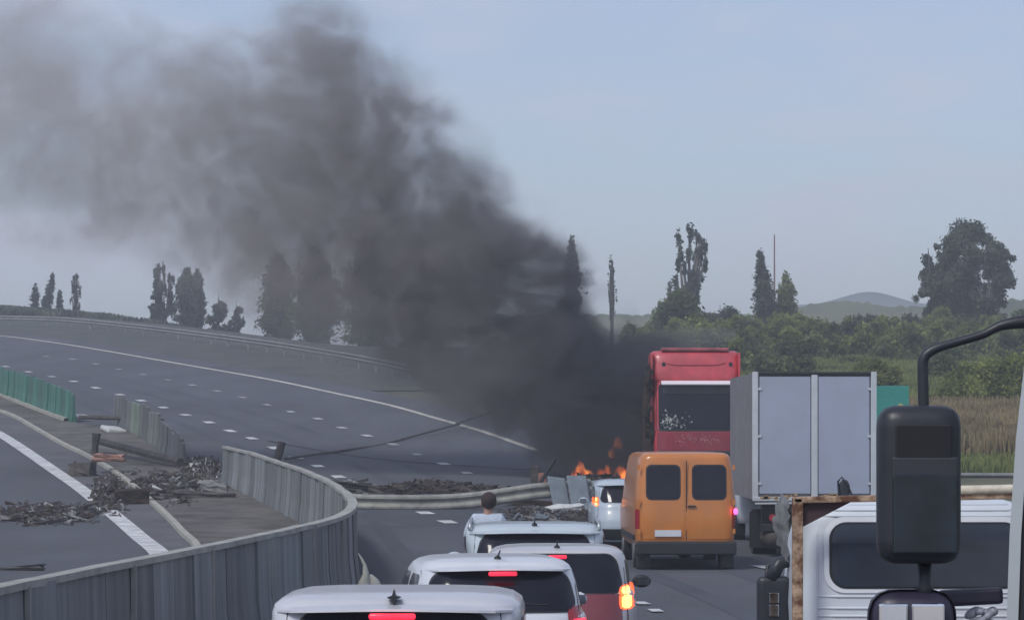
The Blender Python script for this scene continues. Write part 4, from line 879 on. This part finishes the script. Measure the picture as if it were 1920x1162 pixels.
def tree_at(label, u, vt, vb, wpx, D, shape, m, n=2600, size=.28, seed=0, bark=BARK, name='tree', cat='tree', group=None, lean=0):
    rnd = random.Random(seed); s = F / D; base = P(u, vb, D); H = (vb - vt) / s; W_ = wpx / s / 2
    g = gz(base.x, base.y); base.z = min(base.z, g) if abs(base.z - g) < 2.5 else g
    H = HC - (vt - VH) / s - base.z; zb = HC - (vb - VH) / s - base.z
    t = thing(name, label, cat, base); q = MB(); cl = []
    t_ = Vector((lean, 0, H * .93)); q.tube([(0, 0, -.3), (lean * .3, 0, H * .35), (lean * .7, 0, H * .7), t_], [H * .022, H * .017, H * .010, H * .003], 7)
    if shape == 'poplar':
        for i in range(16):
            f = i / 15; z = zb * .6 + (H * .97 - zb * .6) * f; r = W_ * (math.sin(math.pi * (f * .80 + .13)) ** .55) * rnd.uniform(.75, 1.15) * (1.12 - .22 * f)
            cl.append(((lean * z / H + rnd.uniform(-.3, .3) * W_ * (1 - f), rnd.uniform(-.3, .3) * W_, z), (max(.2, r), max(.2, r), H * .07)))
        for i in range(8):
            z = H * (.25 + .08 * i); a = rnd.uniform(0, 6.28); q.tube([(lean * z / H, 0, z), (lean * z / H + math.cos(a) * W_ * .5, math.sin(a) * W_ * .5, z + H * .12)], [H * .006, H * .002], 5)
    elif shape == 'round':
        for i in range(22):
            a = rnd.uniform(0, 6.28); rr_ = rnd.uniform(.2, .85) * W_; z = zb + (H - zb) * rnd.uniform(-.04, .86); r = W_ * rnd.uniform(.18, .36)
            c = (math.cos(a) * rr_, math.sin(a) * rr_, z); cl.append((c, (r, r, min(r * rnd.uniform(.7, 1.1), (H - z) * 1.0 + .1))))
            q.tube([(0, 0, H * .3), (c[0] * .5, c[1] * .5, (H * .3 + z) / 2 + .3), c], [H * .012, H * .007, H * .003], 5)
    elif shape == 'oval':
        for i in range(44):
            f = rnd.uniform(.02, .95); env = W_ * math.sqrt(max(.05, 1 - ((f - .5) / .56) ** 2)); a = rnd.uniform(0, 6.28); z = zb + (H - zb) * f; r = W_ * rnd.uniform(.16, .30)
            rr_ = max(0, env - r) * rnd.uniform(.3, 1.05); c = (lean * f + math.cos(a) * rr_, math.sin(a) * rr_, z); cl.append((c, (r, r, r * rnd.uniform(.8, 1.3))))
            if i % 3 == 0: q.tube([(0, 0, H * .3), (c[0] * .45, c[1] * .45, (H * .3 + z) / 2 + .2), c], [H * .012, H * .008, H * .003], 5)
    elif shape == 'bush':
        for i in range(13):
            a = rnd.uniform(0, 6.28); rr_ = rnd.uniform(0, .8) * W_; z = H * rnd.uniform(.08, .82) * (1 - .3 * rr_ / W_); r = W_ * rnd.uniform(.26, .42)
            c = (math.cos(a) * rr_, math.sin(a) * rr_ * .8, z); cl.append((c, (r, r, min(r, H * .26))))
    elif shape == 'branchy':   # half dead, upright forked limbs with tufts
        for i in range(11):
            a = rnd.uniform(0, 6.28); x_ = math.cos(a) * W_ * rnd.uniform(.3, 1.35); y_ = math.sin(a) * W_ * .8; z1 = zb + (H - zb) * (1.02 - .75 * rnd.random() * min(1, abs(x_) / W_)); z0 = zb + (H - zb) * rnd.uniform(-.1, .25)
            pts = [(lean * .2, 0, z0), (x_ * .55, y_ * .5, z0 + (z1 - z0) * .35), (x_ * .9, y_ * .9, z0 + (z1 - z0) * .7), (x_, y_, z1)]; q.tube(pts, [H * .015, H * .012, H * .008, H * .003], 5)
            for p_ in pts[1:]:
                for k in range(2): cl.append(((p_[0] + rnd.uniform(-.2, .2), p_[1], p_[2] - rnd.uniform(0, .9)), (W_ * rnd.uniform(.08, .18), W_ * .16, (H - zb) * rnd.uniform(.06, .12))))
    q.o('trunk', bark, t, True)
    V, Fc = leafcloud(rnd, cl, int(n * (2.0 if shape == 'branchy' else 3.1)), size * .52); me_obj('crown', V.tolist(), Fc, m, t); return t
TR = [  # label, u, top, base, width px, distance, shape, material, leaves, leaf size, lean
 ('thin dark dead looking shrub first from the left on the skyline', 66, 532, 592, 16, 296, 'poplar', LF3, 500, .22, 0, BARK),
 ('leaning ragged poplar second from the left on the skyline', 83, 514, 592, 18, 298, 'poplar', LF3, 800, .24, .9, BARK),
 ('short stub of a tree third from the left on the skyline', 112, 545, 592, 12, 297, 'poplar', LF3, 500, .22, 0, BARK),
 ('lone slim poplar with clubbed top standing apart at the left', 142, 514, 590, 14, 300, 'branchy', LF3, 420, .24, -.2, BARK),
 ('forked poplar at the left of the small grove', 308, 501, 604, 44, 285, 'branchy', LF3, 2300, .28, -.5, BARKL),
 ('low narrow tree at the left foot of the grove', 292, 542, 602, 26, 284, 'round', LF3, 900, .28, 0, BARK),
 ('tall full poplar in the middle of the grove', 350, 505, 608, 40, 282, 'poplar', LF3, 3000, .28, 0, BARK),
 ('tall narrow poplar right of the middle of the grove', 370, 506, 610, 30, 284, 'poplar', LF3, 2400, .28, 0, BARK),
 ('rounded tree near the right end of the grove', 410, 541, 612, 50, 276, 'bush', LF3, 2600, .28, 0, BARK),
 ('small tree closing the grove on the right', 443, 558, 614, 36, 274, 'bush', LF3, 1600, .26, 0, BARK),
 ('broad conical poplar behind the smoke at its left edge', 522, 478, 628, 62, 265, 'poplar', LF1, 4200, .3, 0, BARK),
 ('very tall poplar behind the middle of the smoke', 592, 466, 636, 84, 262, 'poplar', LF1, 5200, .3, 0, BARK),
 ('tall poplar behind the dense smoke', 690, 452, 650, 90, 256, 'poplar', LF1, 4200, .3, 0, BARK),
 ('wide poplar behind the darkest smoke', 790, 470, 660, 110, 250, 'round', LF1, 4200, .3, 0, BARK),
 ('slim poplar rising just right of the smoke column', 1072, 450, 640, 30, 240, 'poplar', LF3, 2600, .26, 0, BARK),
 ('thin bare spire of a tree right of the slim poplar', 1146, 488, 600, 10, 245, 'branchy', LF3, 260, .2, .2, BARK),
 ('half dead tree with upright forked branches above the round bush', 1292, 430, 600, 66, 238, 'branchy', LF3, 2600, .24, 0, BARKL),
 ('ragged poplar beside the mast', 1441, 472, 620, 36, 236, 'poplar', LF3, 2600, .25, -.7, BARKL),
 ('shorter leafy poplar right of the mast', 1474, 512, 620, 38, 237, 'poplar', LF2, 2400, .25, 0, BARKL),
 ('large grey green tree with a broad crown at the right', 1808, 420, 620, 150, 232, 'oval', LF3, 12000, .24, 0, BARKL),
 ('loose ragged tree on the left flank of the large grey green tree', 1752, 450, 620, 76, 230, 'oval', LF3, 2200, .30, -.5, BARK),
 ('drooping tree on the right flank of the large grey green tree', 1856, 440, 620, 96, 230, 'oval', LF3, 4200, .26, .4, BARKL),
 ('rounded dark tree under the half dead tree', 1275, 545, 680, 150, 205, 'bush', LF1, 8000, .27, 0, BARK),
 ('dark spreading tree right of the round dark tree', 1350, 562, 690, 110, 200, 'bush', LF1, 6000, .27, 0, BARK)]
for i, (lab, u, vt, vb, wp, D, sh, m_, n_, sz_, ln, bk) in enumerate(TR): tree_at(lab, u, vt, vb, wp, D, sh, m_, n_, sz_, i + 5, bk, lean=ln, name='poplar_tree' if sh == 'poplar' else 'tree')
q = MB(); mp_ = P(1452, 620, 240); mp_.z = gz(mp_.x, mp_.y); q.tube([(0, 0, 0), (0, 0, HC - (440 - VH) / (F / 240) - mp_.z)], [.10, .05], 6); mo = q.o('mast', mat('mast_red', (.22, .12, .11), .6)); mo.location = mp_; tagt(mo, 'thin reddish mast rising between the two poplars', 'mast')
# bushes in the broad green belt
rnd = random.Random(21)
BU = []
for row, (D, vb, vt0, vt1, m0) in enumerate(((200, 660, 592, 606, LF2), (185, 690, 596, 625, LF2), (170, 715, 612, 640, LF1), (215, 640, 572, 590, LF2), (155, 720, 652, 678, LF1))):
    u = 1190 + row * 17
    while u < 1960:
        wp = rnd.uniform(60, 115); BU.append((u, rnd.uniform(vt0, vt1), vb, wp, D + rnd.uniform(-5, 5), [m0, LF1, LF2, LF3][0 if rnd.random() < .6 else rnd.randrange(1, 4)])); u += wp * .5
        if D == 155 and u > 1600: break
side_words = ['above the red lorry', 'right of the red lorry', 'behind the box truck left half', 'behind the box truck', 'above the teal sign', 'left of the mirror arm', 'above the mirror arm', 'at the right edge']
cnt = {}; ORD = 'zeroth first second third fourth fifth sixth seventh eighth ninth tenth eleventh twelfth thirteenth fourteenth fifteenth sixteenth seventeenth eighteenth nineteenth twentieth'.split() + ['twenty ' + w__ for w__ in 'first second third fourth fifth sixth seventh eighth ninth'.split()] + ['thirtieth', 'thirty first', 'thirty second', 'thirty third', 'thirty fourth']
row_words = {0: 'upper', 1: 'dark middle', 2: 'lower', 3: 'topmost skyline', 4: 'lowest shaded'}
for i, (u, vt, vb, wp, D, m_) in enumerate(BU):
    row = min(range(4), key=lambda k: abs((200, 185, 170, 215, 155)[k] - D)); wd_ = side_words[min(7, max(0, int((u - 1190) / 95)))]
    if row == 2 and (1560 < u): vt += 26
    cnt[row] = cnt.get(row, 0) + 1; t = tree_at('%s row bush %s, %s from the left' % (row_words[row], wd_, ORD[cnt[row]]), u, vt, vb, wp, D, 'bush', m_, 2000, .26, 60 + i, name='bush', cat='bush'); t['group'] = 'bushes in the green belt'
for i, (u, vt, vb, wp, D, m_, lab) in enumerate(((1795, 655, 775, 150, 128, LF4, 'big bright green bush between the mirror arm and the pillar'), (1880, 645, 775, 140, 130, LF4, 'bright green bush touching the pillar at the right'), (1640, 668, 730, 120, 140, LF4, 'yellow green bush just above the teal sign'), (1760, 655, 700, 90, 150, LF1, 'dark bush under the bend of the mirror arm'), (1935, 650, 780, 110, 134, LF1, 'dark bush behind the pale pillar'))):
    tree_at(lab, u, vt, vb, wp, D, 'bush', m_, 4200, .16, 200 + i, name='bush', cat='bush')
# shrubs along the skyline left, low scrub (one mass)
def scrub(name, label, pts, n, m, size, seed, hh):
    rnd = random.Random(seed); V = []; Fc = []
    for i in range(n):
        u, v, D = pts(rnd)
        p = P(u, v, D); g = gz(p.x, p.y); c = Vector((p.x, p.y, g)); h_ = hh * rnd.uniform(.4, 1.3)
        for k in range(3):
            a = rnd.uniform(0, 6.28); d = Vector((math.cos(a), math.sin(a), 0)) * size * rnd.uniform(.4, 1); o_ = Vector((rnd.gauss(0, .5), rnd.gauss(0, .5), 0)) * size * 2
            j = len(V); V += [c + o_ - d * .4, c + o_ + d * .4, c + o_ + d * .9 + Vector((0, 0, h_)), c + o_ + d * .3 + Vector((0, 0, h_ * .9))]; Fc.append((j, j + 1, j + 2, j + 3))
    o = me_obj(name, V, Fc, m, kind='stuff'); return tagt(o, label, 'plants')
scrub('scrub', 'low dull scrub along the skyline verge on the left', lambda r: (r.uniform(0, 500), 0, r.uniform(262, 300)), 5000, LF3, .3, 5, .5)
GR1 = mat('grass_green', (.11, .145, .05), .9, scale=.25, var=.3, c2=(.24, .27, .10), world=True, spec=.1); GR2 = mat('grass_dry', (.19, .155, .09), .9, scale=.4, var=.3, c2=(.34, .28, .16), world=True, spec=.1)
scrub('grass', 'rough yellow green grass on the bank at the right', lambda r: (r.uniform(1380, 1960), 0, r.uniform(93, 175)), 26000, GR1, .12, 6, .35)
scrub('reeds', 'tall dry straw coloured grass below the bushes at the right', lambda r: (r.uniform(1700, 1960), 0, r.uniform(98, 121)), 9000, GR2, .10, 7, .8)
# ------------------------------------------------------------------ fire
def flame_mat():
    m = bpy.data.materials.new('flame'); m.use_nodes = True; t = m.node_tree; t.nodes.clear(); l = t.links.new
    o = t.nodes.new('ShaderNodeOutputMaterial'); e = t.nodes.new('ShaderNodeEmission'); geo = t.nodes.new('ShaderNodeNewGeometry')
    mp__ = t.nodes.new('ShaderNodeMapping'); mp__.inputs['Scale'].default_value = (1, 1, .45); l(geo.outputs['Position'], mp__.inputs[0])
    n = t.nodes.new('ShaderNodeTexNoise'); n.inputs['Scale'].default_value = 4.5; n.inputs['Detail'].default_value = 4; l(mp__.outputs[0], n.inputs[0])
    r = t.nodes.new('ShaderNodeValToRGB'); r.color_ramp.elements[0].position = .45; r.color_ramp.elements[1].position = .7; r.color_ramp.elements[0].color = (1, .10, .015, 1); r.color_ramp.elements[1].color = (1, .36, .06, 1)
    mr = t.nodes.new('ShaderNodeMapRange'); mr.inputs[1].default_value = .42; mr.inputs[2].default_value = .72; mr.inputs[3].default_value = 0; mr.inputs[4].default_value = 2.2
    l(n.outputs[0], r.inputs[0]); l(n.outputs[0], mr.inputs[0]); l(r.outputs[0], e.inputs[0]); l(mr.outputs[0], e.inputs[1]); l(e.outputs[0], o.inputs['Volume']); return m
FM = flame_mat()
def fire(label, spots, D):
    g0 = P(spots[0][0], spots[0][1], D); base = GX(g0.x, D); t = thing('fire', label, 'fire', base); rnd = random.Random(int(D * 7))
    for (u, v, hpx, wpx) in spots:
        s = F / D; p = P(u, v, D) - base; h_ = hpx / s; w_ = wpx / s; q = MB(); lx = rnd.uniform(-.3, .1) * w_
        q.tube([p, p + Vector((lx * .3, 0, h_ * .25)), p + Vector((lx, .1, h_ * .55)), p + Vector((lx * .6, 0, h_ * .8)), p + Vector((lx * 1.4, 0, h_))], [w_ * .45, w_ * .62, w_ * .5, w_ * .25, .01], 10); q.o('flame', FM, t, True)
fire('orange flames licking up under the smoke beside the lorry', [(1142, 902, 32, 20), (1162, 902, 30, 34), (1182, 902, 26, 40), (1126, 900, 24, 20), (1200, 898, 24, 34)], 90.9)
fire('small orange flames behind the leaning grey panels', [(1092, 898, 36, 22), (1080, 900, 24, 18), (1108, 900, 20, 24)], 90.6)
fire('dim yellow flame higher up inside the black smoke', [(1160, 842, 26, 16), (1150, 858, 20, 13)], 91.6)
# burnt out vehicle in the fire
def wreck():
    D = 92.5; x = XU(1145, D); t = thing('burnt_truck', 'burnt out black truck wreck hidden in the smoke beside the lorry', 'truck', GX(x, D))
    rnd = random.Random(3); q = MB(); q.bbox((0, 1.8, .9), (1.9, 4, .9), .25); q.o('charred_body', CHAR, t)
    q = MB()
    for i in range(9): q.tube([(-1.1 + i * .27, 0, 1.5), (-1.1 + i * .27 + rnd.uniform(-.2, .2), rnd.uniform(0, 1), rnd.uniform(1.9, 3.0))], .04, 5)
    q.o('bent_frame', CHAR, t)
    for sx in (-1, 1): q = MB(); q.cyl((sx * 1.0, .5, .45), .45, .3, 'x', 20); q.o('wheel', CHAR, t)
wreck()
# ------------------------------------------------------------------ smoke
SD = 92.0                                  # distance of the plume's middle plane
SP = [  # u, top v, bottom v, density, soot(0 pale .. 1 black), half depth m
 (-190, -160, 520, .15, .0, 4.5), (0, -140, 530, .18, .05, 4.5), (130, -70, 550, .22, .10, 4.2), (300, -10, 580, .28, .18, 4.2), (420, -20, 640, .36, .25, 4.0), (540, -80, 720, .56, .35, 3.8), (640, -70, 820, .75, .45, 3.6),
 (740, 10, 840, .9, .55, 3.3), (830, 110, 890, 1.15, .62, 3.0), (920, 240, 890, 1.6, .72, 2.7), (1000, 345, 920, 2.3, .80, 2.5), (1080, 435, 965, 3.2, .9, 2.2), (1140, 520, 985, 4.2, .95, 1.9), (1195, 575, 930, 3.2, .95, 1.6), (1250, 600, 740, 1.3, .8, 1.3), (1310, 605, 700, .8, .6, 1.0), (1380, 610, 680, .35, .4, .6)]
def smoke():
    s = F / SD
    # hull: elliptic tube through the stations
    V = []; Fc = []; N = 20
    st = [(XU(u, SD), HC - ((a + b) / 2 - VH) / s, (b - a) / 2 / s, hd, dn, so_) for (u, a, b, dn, so_, hd) in SP]
    for (x, zc, rz_, ry, dn, so_) in st:
        for j in range(N):
            a = 2 * math.pi * j / N; V.append((x, SD + 1.18 * ry * math.cos(a), zc + 1.12 * rz_ * math.sin(a)))
    for i in range(len(st) - 1):
        for j in range(N): q = (j + 1) % N; Fc.append((i * N + j, i * N + q, (i + 1) * N + q, (i + 1) * N + j))
    Fc.append(tuple(range(N))[::-1]); Fc.append(tuple((len(st) - 1) * N + j for j in range(N)))
    m = bpy.data.materials.new('smoke'); m.use_nodes = True; t = m.node_tree; t.nodes.clear(); l = t.links.new; nn = t.nodes.new
    out = nn('ShaderNodeOutputMaterial'); vol = nn('ShaderNodeVolumePrincipled'); l(vol.outputs[0], out.inputs['Volume'])
    geo = nn('ShaderNodeNewGeometry'); sep = nn('ShaderNodeSeparateXYZ')
    def math_(op, a, b=None, c=None):
        n = nn('ShaderNodeMath'); n.operation = op
        for k, v in enumerate((a, b, c)):
            if v is None: continue
            if isinstance(v, (int, float)): n.inputs[k].default_value = v
            else: l(v, n.inputs[k])
        return n.outputs[0]
    # turbulence displaces the sampling position
    n0 = nn('ShaderNodeTexNoise'); n0.inputs['Scale'].default_value = .26; n0.inputs['Detail'].default_value = 2.0; l(geo.outputs['Position'], n0.inputs[0])
    vm = nn('ShaderNodeVectorMath'); vm.operation = 'SUBTRACT'; l(n0.outputs['Color'], vm.inputs[0]); vm.inputs[1].default_value = (.5, .5, .5)
    vs_ = nn('ShaderNodeVectorMath'); vs_.operation = 'SCALE'; l(vm.outputs[0], vs_.inputs[0]); vs_.inputs['Scale'].default_value = 3.2
    va = nn('ShaderNodeVectorMath'); l(geo.outputs['Position'], va.inputs[0]); l(vs_.outputs[0], va.inputs[1]); l(va.outputs[0], sep.inputs[0])
    x0, x1 = st[0][0], st[-1][0]
    xn = math_('DIVIDE', math_('SUBTRACT', sep.outputs['X'], x0), x1 - x0)
    def curve(vals, lo, hi):
        c = nn('ShaderNodeFloatCurve'); cm = c.mapping.curves[0]; pts = [((st[i][0] - x0) / (x1 - x0), (v - lo) / (hi - lo)) for i, v in enumerate(vals)]
        while len(cm.points) < len(pts): cm.points.new(.5, .5)
        for k, p in enumerate(pts): cm.points[k].location = p
        c.mapping.update(); l(xn, c.inputs['Value'])
        mr = nn('ShaderNodeMapRange'); l(c.outputs[0], mr.inputs[0]); mr.inputs[3].default_value = lo; mr.inputs[4].default_value = hi; mr.clamp = False; return mr.outputs[0]
    zc = curve([q[1] for q in st], 0, 20); rz_ = curve([q[2] for q in st], 0, 12); ry = curve([q[3] for q in st], 0, 6); dn = curve([q[4] for q in st], 0, 5); soot = curve([q[5] for q in st], 0, 1)
    dz = math_('DIVIDE', math_('SUBTRACT', sep.outputs['Z'], zc), rz_); dy = math_('DIVIDE', math_('SUBTRACT', sep.outputs['Y'], SD), ry)
    d2 = math_('SQRT', math_('ADD', math_('MULTIPLY', dz, dz), math_('MULTIPLY', dy, dy)))
    n1 = nn('ShaderNodeTexNoise'); n1.inputs['Scale'].default_value = .40; n1.inputs['Detail'].default_value = 8; n1.inputs['Roughness'].default_value = .60; n1.inputs['Distortion'].default_value = .6
    mpn = nn('ShaderNodeMapping'); mpn.inputs['Rotation'].default_value = (0, R(-32), 0); mpn.inputs['Scale'].default_value = (.75, 1, 1.15); l(geo.outputs['Position'], mpn.inputs[0]); l(mpn.outputs[0], n1.inputs[0])
    nz1 = math_('MULTIPLY', math_('SUBTRACT', n1.outputs[0], .5), 2.6)
    core = math_('ADD', math_('SUBTRACT', 1.0, d2), nz1)
    mr = nn('ShaderNodeMapRange'); mr.interpolation_type = 'SMOOTHSTEP'; l(core, mr.inputs[0]); mr.inputs[1].default_value = 0; mr.inputs[2].default_value = .55
    # guarantee a soft fall to zero before the hull
    edge = nn('ShaderNodeMapRange'); edge.interpolation_type = 'SMOOTHSTEP'; l(d2, edge.inputs[0]); edge.inputs[1].default_value = 1.02; edge.inputs[2].default_value = .55
    dens = math_('MULTIPLY', math_('MULTIPLY', mr.outputs[0], edge.outputs[0]), dn)
    n2 = nn('ShaderNodeTexNoise'); n2.inputs['Scale'].default_value = .95; n2.inputs['Detail'].default_value = 5; n2.inputs['Distortion'].default_value = .8; l(va.outputs[0], n2.inputs[0])
    m2 = nn('ShaderNodeMapRange'); l(n2.outputs[0], m2.inputs[0]); m2.inputs[1].default_value = .36; m2.inputs[2].default_value = .64; m2.inputs[3].default_value = .35; m2.inputs[4].default_value = 1.75
    dens = math_('MULTIPLY', dens, m2.outputs[0])
    l(dens, vol.inputs['Density'])
    cr_ = nn('ShaderNodeValToRGB'); l(soot, cr_.inputs[0]); cr_.color_ramp.elements[0].color = (.76, .70, .65, 1); cr_.color_ramp.elements[1].color = (.10, .11, .135, 1)
    e = cr_.color_ramp.elements.new(.45); e.color = (.50, .47, .46, 1)
    l(cr_.outputs[0], vol.inputs['Color']); vol.inputs['Anisotropy'].default_value = .1
    m.cycles.volume_sampling = 'MULTIPLE_IMPORTANCE' if hasattr(m.cycles, 'volume_sampling') else 'DISTANCE'
    try: m.volume_intersection_method = 'FAST'
    except Exception: pass
    o = me_obj('smoke', V, Fc, m, kind='stuff'); tagt(o, 'thick dark smoke plume drifting up left from the burning wreck', 'smoke')
    return o
smoke()
# ------------------------------------------------------------------ haze
hz = bpy.data.materials.new('haze'); hz.use_nodes = True; t = hz.node_tree; t.nodes.clear()
ho = t.nodes.new('ShaderNodeOutputMaterial'); hv = t.nodes.new('ShaderNodeVolumePrincipled'); hv.inputs['Density'].default_value = .0011; hv.inputs['Color'].default_value = (.88, .92, .98, 1); hv.inputs['Anisotropy'].default_value = .2
t.links.new(hv.outputs[0], ho.inputs['Volume'])
q = MB(); q.box((0, 1250, 22), (3200, 2800, 54)); h_ = q.o('haze', hz, kind='stuff'); tagt(h_, 'thin pale air haze over the whole scene', 'haze')
